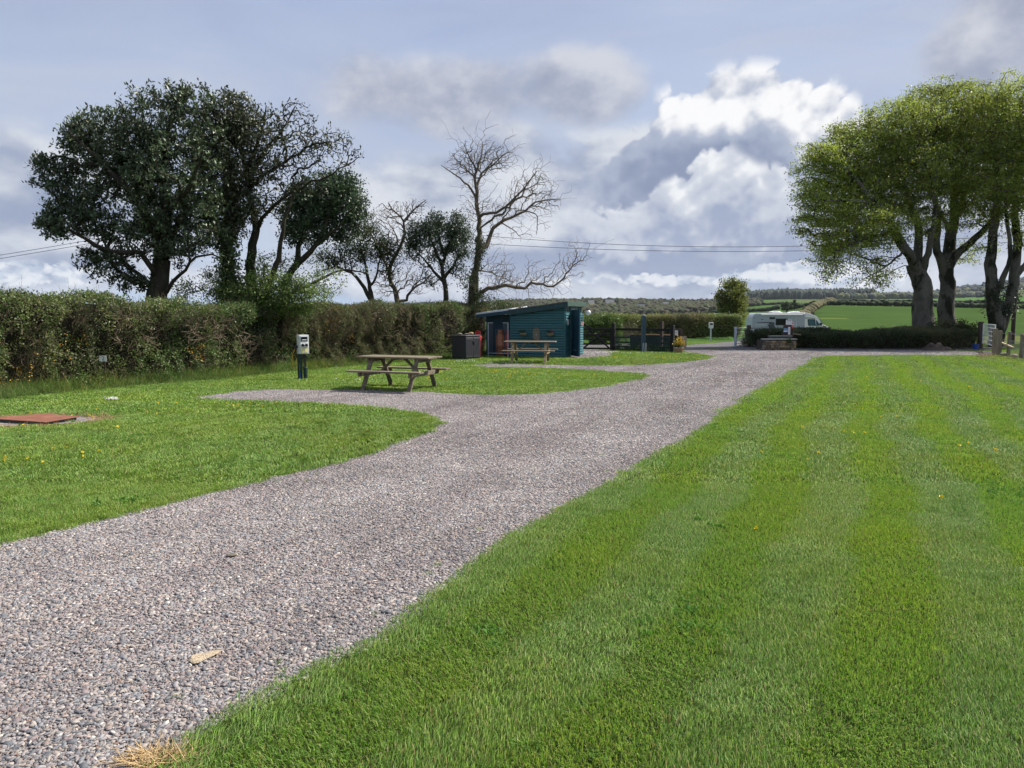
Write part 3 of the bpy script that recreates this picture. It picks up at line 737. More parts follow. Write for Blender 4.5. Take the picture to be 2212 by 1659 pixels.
# ------------------------------------------------------------------ leaves
def leaves(pos, size, col, aspect=0.45, up=0.3, rs=None, outward=None, jit=0.25, sizevar=0.3):
    """one kite-shaped leaf per position: returns verts, quads, colours"""
    r = rs or np.random.default_rng(1); n = len(pos)
    d = r.normal(size=(n, 3)); d[:, 2] += up * 1.5
    if outward is not None: d += outward
    d /= np.linalg.norm(d, axis=1, keepdims=True)
    w = np.cross(d, r.normal(size=(n, 3))); w /= np.linalg.norm(w, axis=1, keepdims=True) + 1e-9
    nrm = np.cross(d, w)
    s = (size * (1 + r.uniform(-sizevar, sizevar, n)))[:, None]
    b = pos; tip = pos + d * s; m = pos + d * s * 0.5 - nrm * s * 0.07
    V = np.stack([b, m + w * s * aspect * .5, tip, m - w * s * aspect * .5], 1).reshape(-1, 3)
    F = np.arange(n * 4).reshape(n, 4)
    c = np.asarray(col, float)
    if c.ndim == 1: c = np.tile(c, (n, 1))
    c = c * (1 + r.uniform(-jit, jit, (n, 1)))
    return V, F, np.repeat(c, 4, 0)
def join(parts):
    V, F, Cc, o = [], [], [], 0
    for v, f, c in parts:
        V.append(v); F.append(f + o); Cc.append(c); o += len(v)
    return np.concatenate(V), np.concatenate(F), np.concatenate(Cc)
def ribbons(p0, p1, r0, r1, col, jit=0.2, rs=None, n=3):
    """thin tapered twigs with n sides"""
    r = rs or np.random.default_rng(2); m = len(p0)
    d = p1 - p0; d = d / (np.linalg.norm(d, axis=1, keepdims=True) + 1e-9)
    a = np.cross(d, r.normal(size=(m, 3))); a /= np.linalg.norm(a, axis=1, keepdims=True) + 1e-9; b = np.cross(d, a)
    r0 = np.broadcast_to(np.asarray(r0, float), (m,))[:, None]; r1 = np.broadcast_to(np.asarray(r1, float), (m,))[:, None]
    rings = []
    for p, q in ((p0, r0), (p1, r1)):
        for k in range(n):
            an = 6.28318 * k / n; rings.append(p + (a * math.cos(an) + b * math.sin(an)) * q)
    V = np.stack(rings, 1).reshape(-1, 3)
    base = np.arange(m)[:, None] * 2 * n
    F = np.concatenate([np.concatenate([base + k, base + (k + 1) % n, base + n + (k + 1) % n, base + n + k], 1) for k in range(n)])
    c = np.asarray(col, float)
    if c.ndim == 1: c = np.tile(c, (m, 1))
    c = c * (1 + r.uniform(-jit, jit, (m, 1)))
    return V, F, np.repeat(c, 2 * n, 0)

# ------------------------------------------------------------------ tree growth
def catmull(pts, step):
    pts = [np.array(p, float) for p in pts]; out = [pts[0]]
    ext = [2 * pts[0] - pts[1]] + pts + [2 * pts[-1] - pts[-2]]
    for i in range(1, len(ext) - 2):
        p0, p1, p2, p3 = ext[i - 1:i + 3]; L = np.linalg.norm(p2 - p1); n = max(1, int(L / step))
        for k in range(1, n + 1):
            t = k / n
            out.append(0.5 * (2 * p1 + (p2 - p0) * t + (2 * p0 - 5 * p1 + 4 * p2 - p3) * t * t + (3 * p1 - p0 - 3 * p2 + p3) * t ** 3))
    return out
class Tree:
    def __init__(s, seed, depth, step=0.22):
        s.r = np.random.default_rng(seed); s.D = depth; s.step = step
        s.pos = []; s.par = []; s.rad = []; s.chains = []; s.tips = []
    def limb(s, pts, r0, r1, jitter=0.02):
        """pts: picture column, row, depth offset in m"""
        w = [np.array(P(p[0], p[1], s.D + (p[2] if len(p) > 2 else 0))) for p in pts]
        s.limb3(w, r0, r1, jitter)
    def limb3(s, w, r0, r1, jitter=0.02):
        q = catmull(w, s.step); n = len(q)
        if s.pos:
            A = np.array(s.pos); k = int(np.argmin(((A - q[0]) ** 2).sum(1))); ch = [k]; start = 0 if np.linalg.norm(A[k] - q[0]) > 0.05 else 1
        else: ch = []; start = 0; k = -1
        for i in range(start, n):
            p = q[i] + s.r.normal(0, jitter, 3) * (1 if i > 0 else 0)
            s.pos.append(p); s.par.append(k); s.rad.append(r0 + (r1 - r0) * i / max(1, n - 1)); k = len(s.pos) - 1; ch.append(k)
        s.chains.append(ch)
        s.tips.append(k)
    def blob_tips(s, blobs, n, rd=None, shell=0.5):
        """blobs: picture column, row, radius x, radius y, depth offset, weight"""
        W = np.array([b[2] * b[3] * (b[5] if len(b) > 5 else 1) for b in blobs], float); W /= W.sum()
        out = []
        for b, w in zip(blobs, W):
            m = max(1, int(round(n * w))); c = np.array(P(b[0], b[1], s.D + (b[4] if len(b) > 4 else 0))); k = s.D / FPX
            d = s.r.normal(size=(m, 3)); d /= np.linalg.norm(d, axis=1, keepdims=True)
            q = s.r.uniform(shell ** 3, 1, (m, 1)) ** (1 / 3)
            ry = rd if rd else min(b[2], b[3]) * 1.1 * k
            out.append(c + d * q * np.array((b[2] * k, ry, b[3] * k)))
        return np.concatenate(out)
    def attach(s, tips, curve=0.35, lift=0.0, pref=0.12, minr=0.0, jit=.022, layer=0.0):
        root = np.array(s.pos[0]); A = np.zeros((len(s.pos) + len(tips) * 40, 3)); m = len(s.pos); A[:m] = s.pos
        PL = np.zeros(len(A))
        for i in range(m): PL[i] = 0 if s.par[i] < 0 else PL[s.par[i]] + np.linalg.norm(A[i] - A[s.par[i]])
        if layer > 0:
            wob = snoise(tips[:, :2], .55, 77) * layer * 1.5; q = np.round((tips[:, 2] + wob) / layer) * layer - wob; tips = tips.copy(); tips[:, 2] += (q - tips[:, 2]) * .55
        d0 = np.array([np.min(((A[:m] - t) ** 2).sum(1)) for t in tips])
        for t in tips[np.argsort(d0)]:
            v = t - A[:m]; dist = np.sqrt((v ** 2).sum(1)); cost = dist + pref * PL[:m]
            cost[A[:m, 2] < minr + root[2]] += 5
            k = int(np.argmin(cost)); L = dist[k]
            if L < 0.05: s.tips.append(k); continue
            tan = A[k] - A[s.par[k]] if s.par[k] >= 0 else np.array((0, 0, 1.0))
            tan = tan / (np.linalg.norm(tan) + 1e-9)
            c = A[k] + tan * L * curve + np.array((0, 0, lift * L)) + v[k] * 0.25
            n = max(2, int(L / s.step)); ch = [k]; pk = k
            for i in range(1, n + 1):
                u = i / n; p = (1 - u) ** 2 * A[k] + 2 * u * (1 - u) * c + u * u * t + (s.r.normal(0, jit * min(L, 1.0), 3) if i < n else 0)
                if m >= len(A): break
                A[m] = p; s.pos.append(p); s.par.append(pk); s.rad.append(0.0); PL[m] = PL[pk] + L / n; pk = m; ch.append(m); m += 1
            s.chains.append(ch); s.tips.append(pk)
    def finish(s, rtip=0.006, expo=0.46):
        n = len(s.pos); cnt = np.zeros(n); 
        for t in s.tips: cnt[t] += 1
        for i in range(n - 1, 0, -1):
            if s.par[i] >= 0: cnt[s.par[i]] += cnt[i]
        rr = rtip * np.maximum(cnt, 1) ** expo; s.rad = np.maximum(np.array(s.rad), np.where(np.array(s.rad) > 0, 0, rr))
        for i in range(1, n):
            if s.par[i] >= 0: s.rad[i] = min(s.rad[i], s.rad[s.par[i]])
        s.pos = np.array(s.pos); s.par = np.array(s.par)
    def wood(s, rmin=0.0, rmax=9.0, flare=1.0):
        V, F, o = [], [], 0
        for ch in s.chains:
            if len(ch) < 2: continue
            r = s.rad[ch].copy(); first = s.par[ch[0]] >= 0 or s.chains[0] is not ch
            if first: r[0] = min(r[0], r[1] * 1.15)
            big = r.max()
            if not (rmin <= big < rmax): continue
            n = 3 if big < 0.014 else 4 if big < 0.03 else 6 if big < 0.09 else 12
            p = s.pos[ch]; t = np.gradient(p, axis=0); t /= np.linalg.norm(t, axis=1, keepdims=True) + 1e-9
            a = np.cross(t[0], (0.3, 0.2, 1.0) if abs(t[0][2]) < .9 else (0, 1.0, 0)); a /= np.linalg.norm(a) + 1e-9
            ring = np.zeros((len(ch), n, 3)); an = np.arange(n) * 6.28318 / n
            for i in range(len(ch)):
                a = a - t[i] * (a @ t[i]); a /= np.linalg.norm(a) + 1e-9; b = np.cross(t[i], a)
                rad = r[i] * np.ones(n)
                if big > 0.09: rad = rad * (1 + 0.10 * np.sin(an * 3 + p[i][2] * 2.1) + 0.06 * np.sin(an * 5 - p[i][2] * 3.7) + s.r.normal(0, .03, n))
                ring[i] = p[i] + np.outer(np.cos(an) * rad, a) + np.outer(np.sin(an) * rad, b)
            V.append(ring.reshape(-1, 3)); k = np.arange(n)
            for i in range(len(ch) - 1):
                F.append(np.stack([k + i * n, (k + 1) % n + i * n, (k + 1) % n + (i + 1) * n, k + (i + 1) * n], 1) + o)
            o += len(ch) * n
        if not V: return None
        return np.concatenate(V), np.concatenate(F)
    def leafpos(s, per, spread, along=0.35, chance=1.0, seed=0):
        r = np.random.default_rng(seed + 5); P_, T_ = [], []
        for q, t in enumerate(s.tips):
            if r.random() > chance: continue
            p = s.pos[t]; par = s.par[t]; d = p - s.pos[par] if par >= 0 else np.array((0, 0, 1.0)); d = d / (np.linalg.norm(d) + 1e-9)
            m = max(1, int(per * r.uniform(0.6, 1.4)))
            P_.append(p - d * along * r.random((m, 1)) ** 1.3 + r.normal(0, 1, (m, 3)) * spread); T_ += [q] * m
        return np.concatenate(P_), np.array(T_)

def make_tree(name, label, cat, T, bark, leafmat=None, leafdata=None, group=None, rtip=0.006, expo=0.46, twigmat=None, big=0.03, extra=()):
    T.finish(rtip, expo)
    base = Vector(T.pos[0]); base.z = min(base.z, on(base.x, base.y))
    root = thing(name, label, cat, base, group=group); o = np.array(base)
    w = T.wood(rmin=big)
    mesh_np('trunk', w[0] - o, w[1], bark, root, smooth=True)
    w = T.wood(rmax=big)
    if w is not None: mesh_np('twigs', w[0] - o, w[1], twigmat or bark, root, smooth=True, kind='stuff')
    if leafdata is not None:
        V, F, Cc = leafdata(T)
        mesh_np('foliage', V - o, F, leafmat, root, cols=Cc, kind='stuff')
    for nm, (V, F, Cc), m in extra: mesh_np(nm, V - o, F, m, root, cols=Cc, kind='stuff')
    return root
def clumpcol(T_, pos, base, var, seed):
    r = np.random.default_rng(seed); t = r.normal(1, var, T_.max() + 1)
    n = snoise(pos, 0.9, seed)
    return np.clip(np.asarray(base)[None] * (t[T_] * (1 + 0.18 * n))[:, None], 0.004, 1)
def std_leaves(per, spread, size, base, aspect=0.45, along=0.35, var=0.18, seed=1, up=0.3, chance=1.0, yellow=None, yfrac=0.05):
    def f(T):
        p, t = T.leafpos(per, spread, along, chance, seed); c = clumpcol(t, p, base, var, seed)
        if yellow is not None:
            q = np.random.default_rng(seed + 9).random(len(p)) < yfrac; c[q] = yellow
        return leaves(p, size, c, aspect, up, np.random.default_rng(seed + 2))
    return f

HOLLY = (0.066, 0.095, 0.042)
# holly, leftmost
T = Tree(11, 22.0)
T.limb([(340, 806), (340, 690), (341, 636), (346, 590), (350, 560)], .31, .24)
T.limb([(344, 600, 0), (329, 582, -.3), (304, 547, -.6), (246, 544, -1.0), (150, 500, -1.2), (95, 480, -1.2)], .08, .015)
T.limb([(332, 640, 0), (322, 616, .2), (260, 561, .6), (191, 523, .8), (110, 440, 1.0)], .07, .015)
T.limb([(350, 560, 0), (356, 479, .1), (353, 376, .2), (363, 273, .1), (397, 200, 0)], .20, .02)
T.limb([(349, 540, 0), (320, 470, -.4), (277, 410, -.7), (208, 341, -.9), (150, 285, -.9)], .15, .02)
T.limb([(350, 545, 0), (400, 450, .5), (430, 330, .6), (450, 240, .5)], .13, .02)
T.limb([(348, 640, 0), (365, 620, -.2), (397, 582, -.5), (438, 547, -.7), (480, 560, -.8)], .065, .02)
T.limb([(352, 480, 0), (300, 360, .8), (260, 270, 1.1)], .12, .02)
T.limb([(355, 470, 0), (410, 400, -.9), (440, 320, -1.3)], .10, .02)
HB = [(235, 305, 100, 75, 0), (170, 300, 45, 40, 0), (340, 260, 90, 75, 0), (415, 225, 55, 45, 0), (130, 365, 62, 26, -.6, 1.2), (95, 355, 28, 16, -.6), (110, 400, 40, 22, -.8, .7), (150, 480, 68, 42, -.8), (105, 490, 30, 24, -.9), (250, 440, 120, 85, -.3), (380, 390, 110, 100, 0), (330, 510, 90, 55, -.2),
      (230, 560, 50, 22, -.4, .7), (210, 600, 30, 9, -.6, .5), (270, 610, 40, 24, -.2, .8), (440, 480, 60, 70, 0), (300, 350, 110, 80, .3), (450, 300, 40, 50, 0), (160, 430, 60, 40, -.5), (230, 570, 50, 30, -.6, .8), (290, 620, 40, 22, -.3, .7), (190, 560, 40, 20, -.8, .6), (380, 540, 50, 40, 0, .7)]
T.attach(T.blob_tips(HB, 2900, shell=0.2), lift=0.12, curve=.2)
make_tree('holly_tree', 'broad dark holly tree, leftmost tree standing behind the long hedge', 'tree', T, M['bark_dark'], M['leaf_dark'],
          std_leaves(16, 0.065, 0.11, HOLLY, .42, .30, .34, 31, .6, yellow=(0.085, 0.085, 0.03), yfrac=.07), group='trees behind the left hedge')
# second tree: thinner crown, ivy on its stems
T = Tree(12, 23.0)
T.limb([(497, 800), (497, 690), (497, 616), (490, 530), (498, 444), (495, 350), (480, 260)], .30, .03)
T.limb([(545, 800, .5), (541, 640, .5), (541, 575, .5), (552, 496, .4), (536, 410, .3), (531, 369, .2), (517, 273, 0), (500, 205, 0)], .22, .02)
T.limb([(534, 410, .3), (565, 380, .2), (603, 359, 0), (672, 317, -.3), (737, 300, -.5)], .055, .01)
T.limb([(552, 500, .4), (575, 460, 0), (603, 434, -.2), (660, 400, -.5), (706, 383, -.7), (775, 340, -.9)], .06, .01)
T.limb([(540, 380, .3), (570, 330, .7), (603, 290, .9), (637, 230, 1.0)], .08, .015)
T.limb([(531, 369, .2), (560, 300, -.4), (575, 230, -.6)], .07, .015)
T.limb([(560, 800, -.3), (575, 640, -.3), (600, 560, -.4), (615, 480, -.5), (640, 400, -.4)], .14, .03)
TB2 = [(505, 255, 62, 55, 0), (490, 350, 75, 90, 0), (560, 290, 60, 65, 0, .8), (640, 265, 48, 42, .5, .55), (690, 320, 60, 45, 0, .42), (755, 335, 34, 26, -.5, .5), (600, 370, 60, 40, 0, .55), (480, 480, 55, 60, 0), (530, 450, 40, 40, 0, .8), (640, 330, 70, 50, 0, .7), (720, 300, 50, 30, 0, .4), (670, 400, 50, 25, -.3, .5), (570, 420, 60, 50, 0, .5)]
T.attach(T.blob_tips(TB2, 3000, shell=0.15), lift=0.14, curve=.2)
def lv2(T):
    p, t = T.leafpos(11, 0.065, .28, 1, 41); X = 1106 + FPX * p[:, 0] / p[:, 1]
    k = np.random.default_rng(3).random(len(p)) < np.clip(1.0 - (X - 520) / 130, 0.16, 1.0); p, t = p[k], t[k]
    return leaves(p, 0.105, clumpcol(t, p, (0.078, 0.095, 0.044), .3, 43), .42, .4, np.random.default_rng(44))
def ivy(T, cols, n, zmin, zmax, xr, size=0.07, seed=5, thick=1.0):
    r = np.random.default_rng(seed); pos = np.array(T.pos); rad = np.array(T.rad); X = 1106 + FPX * pos[:, 0] / pos[:, 1]
    k = np.where((pos[:, 2] > zmin) & (pos[:, 2] < zmax) & (rad > 0.06) & (X > xr[0]) & (X < xr[1]))[0]
    s = k[r.integers(0, len(k), n)]; d = r.normal(size=(n, 3)); d /= np.linalg.norm(d, axis=1, keepdims=True)
    p = pos[s] + d * (rad[s] * r.uniform(.8, 1.3, n) * thick + r.exponential(.06, n))[:, None] + r.normal(0, .06, (n, 3))
    return leaves(p, size, np.tile(cols, (n, 1)) * r.uniform(.6, 1.4, (n, 1)), .7, 0, r)
ivy2 = ivy(T, (0.065, 0.11, 0.034), 5200, 0.5, 5.2, (465, 530), .085, 6, 1.25)
make_tree('half_bare_tree', 'thin leaved tree with many stems and ivy, right beside the broad holly', 'tree', T, M['bark_dark'], M['leaf_dark'], lv2, group='trees behind the left hedge', extra=[('ivy', ivy2, M['leaf_dark'])])
# third: dense dark head at the right
T = Tree(13, 24.0)
T.limb([(612, 800), (615, 660), (620, 600), (655, 558, -.2), (682, 530, -.3), (706, 479, -.4), (720, 430, -.4)], .20, .03)
T.limb([(640, 575, -.1), (650, 520, .3), (660, 470, .6), (650, 420, .8)], .10, .02)
T.limb([(682, 530, -.3), (730, 490, -.8), (765, 450, -1.0)], .08, .02)
T.limb([(625, 640, 0), (680, 610, .4), (720, 590, .6), (750, 583, .7), (790, 590, .8)], .06, .02)
T.attach(T.blob_tips([(700, 430, 88, 50, 0), (660, 465, 58, 50, 0), (755, 455, 44, 46, 0), (720, 500, 60, 26, 0, .8), (640, 500, 42, 36, 0, .6), (735, 400, 50, 30, 0, .7)], 700, shell=.25), lift=.05)
make_tree('dark_thorn_tree', 'leaning tree with a low dense dark crown, right of the ivy stems', 'tree', T, M['bark_dark'], M['leaf_dark'],
          std_leaves(26, 0.09, 0.105, (0.055, 0.09, 0.042), .45, .3, .25, 51, .3), group='trees behind the left hedge')
# small hawthorn with two thin stems
T = Tree(14, 31.0)
T.limb([(803, 770), (803, 651), (796, 614), (791, 577), (783, 553), (780, 520)], .15, .03)
T.limb([(801, 648, 0), (779, 609, -.2), (759, 590, -.3), (725, 575, -.3), (700, 585, -.2)], .09, .02)
T.limb([(797, 620, 0), (812, 600, .2), (818, 570, .3), (830, 545, .3)], .06, .02)
T.attach(T.blob_tips([(795, 530, 60, 40, 0), (745, 555, 60, 30, 0), (830, 540, 44, 22, 0, 1.2), (780, 490, 40, 26, 0), (840, 580, 24, 30, 0, .7), (700, 560, 40, 24, 0, .6)], 900, shell=.1), lift=.1, curve=.3)
make_tree('hawthorn_tree', 'small twiggy hawthorn with two thin stems, left of the pale bare tree', 'tree', T, M['bark_dark'], M['leaf_soft'],
          std_leaves(9, 0.10, 0.075, (0.06, 0.085, 0.026), .6, .3, .25, 61, .3), group='trees behind the left hedge', rtip=.0055)
# pale bare tree
T = Tree(15, 31.5)
T.limb([(857, 770), (857, 651), (847, 614), (840, 585), (850, 560), (867, 528), (872, 479), (847, 452), (838, 440)], .15, .02)
T.limb([(872, 479, 0), (889, 455, .2), (921, 432, .3)], .05, .012)
T.limb([(866, 650, 0), (877, 648, 0), (896, 619, -.3), (916, 609, -.4), (935, 590, -.4)], .07, .02)
T.limb([(840, 585, 0), (828, 560, .3), (800, 500, .5), (790, 465, .5)], .06, .015)
T.attach(T.blob_tips([(858, 460, 56, 26, 0), (900, 446, 30, 20, 0), (820, 480, 40, 30, 0), (870, 510, 40, 30, 0, .7), (840, 540, 40, 40, 0, .6), (900, 610, 40, 30, 0, .7), (830, 610, 40, 40, 0, .6), (880, 580, 40, 40, 0, .5)], 2000, shell=0), lift=.14, curve=.12, pref=.2)
make_tree('pale_bare_tree', 'slender leafless tree with pale twigs, left of the dark evergreen', 'tree', T, M['bark_pale'], None, None, group='trees behind the left hedge', rtip=.0048, expo=.40)
# dark evergreen, fan shaped
T = Tree(16, 31.2)
T.limb([(962, 770), (962, 646), (960, 614), (955, 577), (965, 541), (980, 500), (985, 475)], .17, .02)
T.limb([(955, 577, 0), (935, 528, -.3), (918, 492, -.4)], .08, .02)
T.limb([(960, 614, 0), (931, 577, .3), (896, 541, .4)], .08, .02)
T.limb([(958, 600, 0), (985, 565, .4), (1005, 530, .5)], .08, .02)
T.limb([(962, 560, 0), (945, 500, .2), (945, 465, .2)], .07, .02)
T.attach(T.blob_tips([(943, 480, 34, 24, 0), (992, 490, 28, 30, 0), (903, 508, 30, 30, 0), (950, 515, 62, 34, 0), (995, 535, 28, 34, 0, .8), (890, 540, 18, 24, 0, .8), (930, 605, 34, 20, 0, .35), (1000, 600, 26, 24, 0, .3), (960, 560, 60, 30, 0, .35)], 760, shell=.3), lift=.15)
make_tree('fan_evergreen', 'small dark evergreen with a fan of branches beside the bare ivy-clad tree', 'tree', T, M['bark_dark'], M['leaf_dark'],
          std_leaves(20, 0.10, 0.085, (0.058, 0.088, 0.044), .45, .3, .25, 71, .5), group='trees behind the left hedge', rtip=.007)
# tall bare ivy-clad tree with the long low bough
T = Tree(17, 32.2, 0.2)
T.limb([(1019, 770), (1019, 663), (1020, 614), (1031, 565), (1036, 528), (1034, 492), (1034, 467), (1029, 443), (1031, 418)], .20, .07)
T.limb([(1031, 418), (1026, 389), (1029, 369), (1016, 345), (1004, 315)], .07, .015)
T.limb([(1031, 410, 0), (1041, 374, .3), (1060, 362, .5), (1085, 337, .7), (1105, 327, .8)], .06, .015)
T.limb([(1027, 425, 0), (1011, 401, -.3), (994, 386, -.5), (975, 371, -.6), (955, 357, -.7)], .05, .012)
T.limb([(1026, 389, 0), (1011, 369, -.2), (985, 345, -.4)], .04, .012)
T.limb([(1029, 372, 0), (1038, 345, .2), (1044, 308, .3)], .045, .012)
T.limb([(1034, 470, 0), (1043, 462, -.3), (1073, 460, -.7), (1102, 438, -1.0), (1122, 418, -1.1), (1146, 389, -1.2), (1160, 370, -1.2)], .07, .015)
T.limb([(1036, 545, 0), (1053, 528, .3), (1065, 492, .5), (1082, 479, .6), (1110, 467, .8), (1134, 455, .9), (1156, 438, 1.0), (1181, 433, 1.1), (1210, 430, 1.1)], .10, .015)
T.limb([(1085, 482, .6), (1107, 492, .3), (1127, 514, .1)], .03, .01)
T.limb([(1134, 455, .9), (1161, 467, .6), (1158, 508, .4)], .03, .01)
T.limb([(1020, 648, 0), (1040, 632, -.4), (1053, 626, -.6), (1073, 621, -.9), (1095, 617, -1.1), (1114, 621, -1.2), (1134, 624, -1.3), (1149, 612, -1.3), (1171, 614, -1.4), (1195, 619, -1.4), (1215, 602, -1.4), (1239, 572, -1.4), (1255, 562, -1.4)], .10, .015)
T.limb([(1029, 580, 0), (1053, 587, .4), (1082, 597, .7), (1102, 609, .8)], .04, .012)
def along(T, lo, hi, n, up, side, seed, xr=(0, 3000), yr=(0, 3000)):
    r = np.random.default_rng(seed); pos = np.array(T.pos); rad = np.array(T.rad)
    X = 1106 + FPX * pos[:, 0] / pos[:, 1]; Y = HOR - (pos[:, 2] - CAM_H) / pos[:, 1] * FPX
    k = np.where((rad > lo) & (rad < hi) & (X > xr[0]) & (X < xr[1]) & (Y > yr[0]) & (Y < yr[1]))[0]
    s = k[r.integers(0, len(k), n)]
    return pos[s] + np.stack([r.normal(0, side, n), r.normal(0, side, n), np.abs(r.normal(0, up, n)) * np.where(r.random(n) < .8, 1, -.7)], 1)
T.attach(np.concatenate([along(T, .0, .12, 1500, .45, .35, 1, (1000, 1300), (0, 640)), T.blob_tips([(1035, 340, 62, 40, 0), (1000, 350, 46, 30, 0), (1080, 345, 34, 30, 0), (1150, 405, 50, 34, -.3), (1185, 440, 30, 24, 1), (1090, 450, 46, 26, 0, .6), (1020, 440, 30, 40, 0, .5)], 1700, shell=0),
         along(T, .0, .12, 800, .45, .25, 3, (1070, 1300), (560, 640))]), lift=.10, curve=.12, pref=.22, jit=.03)
iv7 = ivy(T, (0.045, 0.07, 0.02), 2600, 0.8, 4.9, (1000, 1050), .075, 8, 1.15)
make_tree('bare_ivy_tree', 'tall leafless tree with an ivy-clad trunk and a long low bough above the shed', 'tree', T, M['bark_pale'], None, None, group='trees behind the left hedge', rtip=.0046, expo=.40, extra=[('ivy', iv7, M['leaf_soft'])])

# ------------------------------------------------------------------ beeches on the right
BEECH = (0.27, 0.33, 0.055)
def beech_leaves(per, seed):
    def f(T):
        p, t = T.leafpos(per, np.array((.26, .26, .10)), .65, 1, seed)
        r = np.random.default_rng(seed + 1)
        p[:, 2] = p[:, 2] + r.normal(0, .03, len(p)) - 0.10
        c = clumpcol(t, p, BEECH, .16, seed)
        br = r.random(len(p)) < .06; c[br] = (0.2, 0.16, 0.05)
        return leaves(p, 0.092, c, .65, -.1, r, jit=.25)
    return f
D = 41.0
T = Tree(21, D, .3)
T.limb([(1995, 752), (1995, 724), (1995, 685), (1991, 626), (1984, 596), (1976, 570)], .60, .40)
T.limb([(1984, 590, 0), (1971, 560, -.4), (1948, 528, -.8), (1924, 488, -1.2), (1901, 449, -1.6), (1850, 434, -2.0), (1783, 434, -2.2)], .30, .04)
T.limb([(1980, 580, 0), (1983, 545, .3), (1983, 488, .5), (1955, 410, .5), (1935, 310, .5)], .26, .04)
T.limb([(1990, 596, 0), (2000, 560, -.5), (2010, 520, -.8), (2020, 460, -1.0), (2010, 380, -1.0)], .20, .04)
T.limb([(1930, 500, -1.1), (1880, 515, -2.0), (1838, 528, -2.6), (1791, 551, -3.0)], .10, .02)
T.limb([(1955, 540, -.7), (1925, 568, -1.6), (1893, 588, -2.2), (1860, 605, -2.5)], .07, .015)
T.limb([(1901, 449, -1.6), (1840, 380, -1.6), (1790, 340, -1.4), (1745, 310, -1.2)], .13, .02)
T.limb([(1955, 410, .5), (1880, 350, 1.5), (1820, 290, 2.0)], .12, .02)
T.limb([(1983, 480, .5), (1930, 440, 2.2), (1860, 410, 3.4), (1800, 420, 4.0)], .12, .02)
T.attach(T.blob_tips([(1880, 330, 115, 60, 0), (1800, 370, 80, 55, -.5), (1790, 440, 76, 45, -1), (1790, 500, 60, 36, -1.5), (1870, 420, 130, 70, 0), (1960, 270, 110, 60, 0), (1950, 380, 120, 80, 0), (1830, 555, 60, 36, -2, .55), (1890, 540, 60, 40, -1.5, .4), (1890, 600, 56, 22, -2.2, .30), (1790, 590, 30, 26, -2, .3), (1770, 330, 40, 22, -1), (1930, 480, 80, 40, -1.5, .6), (1740, 400, 26, 50, -1, .6), (1850, 290, 70, 30, .5), (1900, 590, 30, 24, 1.5, .25), (1810, 520, 80, 30, 1.0, .7), (1860, 480, 90, 40, -2.2, .7), (1740, 470, 26, 40, -1, .6), (1780, 560, 40, 30, 0, .5)], 2500, rd=None, shell=.2), lift=.06, curve=.3, pref=.1, minr=3.0, layer=.62)
make_tree('beech_tree', 'leftmost beech with fresh yellow-green leaves and a thick grey trunk in the low hedge', 'tree', T, M['bark_beech'], M['leaf_beech'], beech_leaves(44, 81), group='beeches on the right', rtip=.010, expo=.44, big=.04)
T = Tree(22, D + 1.2, .3)
T.limb([(2046, 752), (2046, 692), (2044, 626), (2046, 567), (2054, 508), (2062, 469), (2060, 400), (2050, 320)], .52, .08)
T.limb([(2044, 600, 0), (2028, 555, -.3), (2022, 528, -.4), (2026, 470, -.6), (2000, 380, -.8)], .26, .05)
T.limb([(2046, 590, 0), (2065, 551, -.4), (2097, 524, -.7), (2136, 484, -.8), (2180, 440, -.8), (2215, 400, -.5)], .24, .06)
T.limb([(2060, 480, 0), (2090, 400, .8), (2110, 300, 1.0)], .16, .04)
T.limb([(2060, 520, 0), (2020, 430, 1.8), (1990, 330, 2.6)], .14, .03)
T.attach(T.blob_tips([(2030, 250, 110, 70, 0), (2100, 235, 100, 55, 0), (2010, 340, 120, 70, 0), (2100, 340, 110, 80, 0), (2060, 440, 90, 50, -1, .8), (2130, 420, 80, 50, -.5, .8), (2110, 545, 60, 30, 0, .3), (2040, 190, 70, 20, 0), (2000, 480, 60, 30, -1.5, .5)], 1700, shell=.2), lift=.06, curve=.3, pref=.1, minr=3.2, layer=.62)
make_tree('beech_tree', 'middle beech with a dark forked trunk, close right of the front beech', 'tree', T, M['bark_beech'], M['leaf_beech'], beech_leaves(44, 91), group='beeches on the right', rtip=.010, expo=.44, big=.04)
T = Tree(23, D - 1.0, .3)
T.limb([(2152, 752), (2152, 700), (2142, 626), (2142, 528), (2150, 469), (2155, 380), (2140, 280)], .38, .06)
T.limb([(2158, 715, 0), (2170, 680, .2), (2188, 626, .4), (2196, 528, .5), (2192, 469, .5), (2200, 380, .6), (2220, 280, .6)], .32, .06)
T.limb([(2150, 640, 0), (2172, 590, -.5), (2182, 555, -.6), (2178, 500, -.8), (2170, 420, -1.0)], .15, .05)
T.limb([(2192, 600, .4), (2215, 570, .3), (2240, 540, .2), (2290, 480, 0), (2340, 400, 0)], .16, .04)
T.attach(T.blob_tips([(2180, 260, 100, 70, 0), (2160, 350, 90, 80, 0), (2230, 330, 110, 100, 0), (2280, 280, 120, 100, 0), (2200, 200, 100, 40, 0), (2300, 420, 90, 70, 0, .8), (2190, 440, 80, 40, -.6, .7), (2130, 510, 40, 26, 0, .3), (2240, 500, 60, 40, 0, .5), (2150, 400, 60, 40, -1.2, .7)], 1700, shell=.2), lift=.06, curve=.3, pref=.1, minr=3.2, layer=.62)
ivb = ivy(T, (0.022, 0.04, 0.012), 1500, 1.5, 3.2, (2120, 2200), .10, 9, 1.2)
make_tree('beech_tree', 'rightmost beech with two pale stems from one base beside the white gate', 'tree', T, M['bark_beech'], M['leaf_beech'], beech_leaves(44, 95), group='beeches on the right', rtip=.010, expo=.44, big=.04, extra=[('ivy', ivb, M['leaf_dark'])])

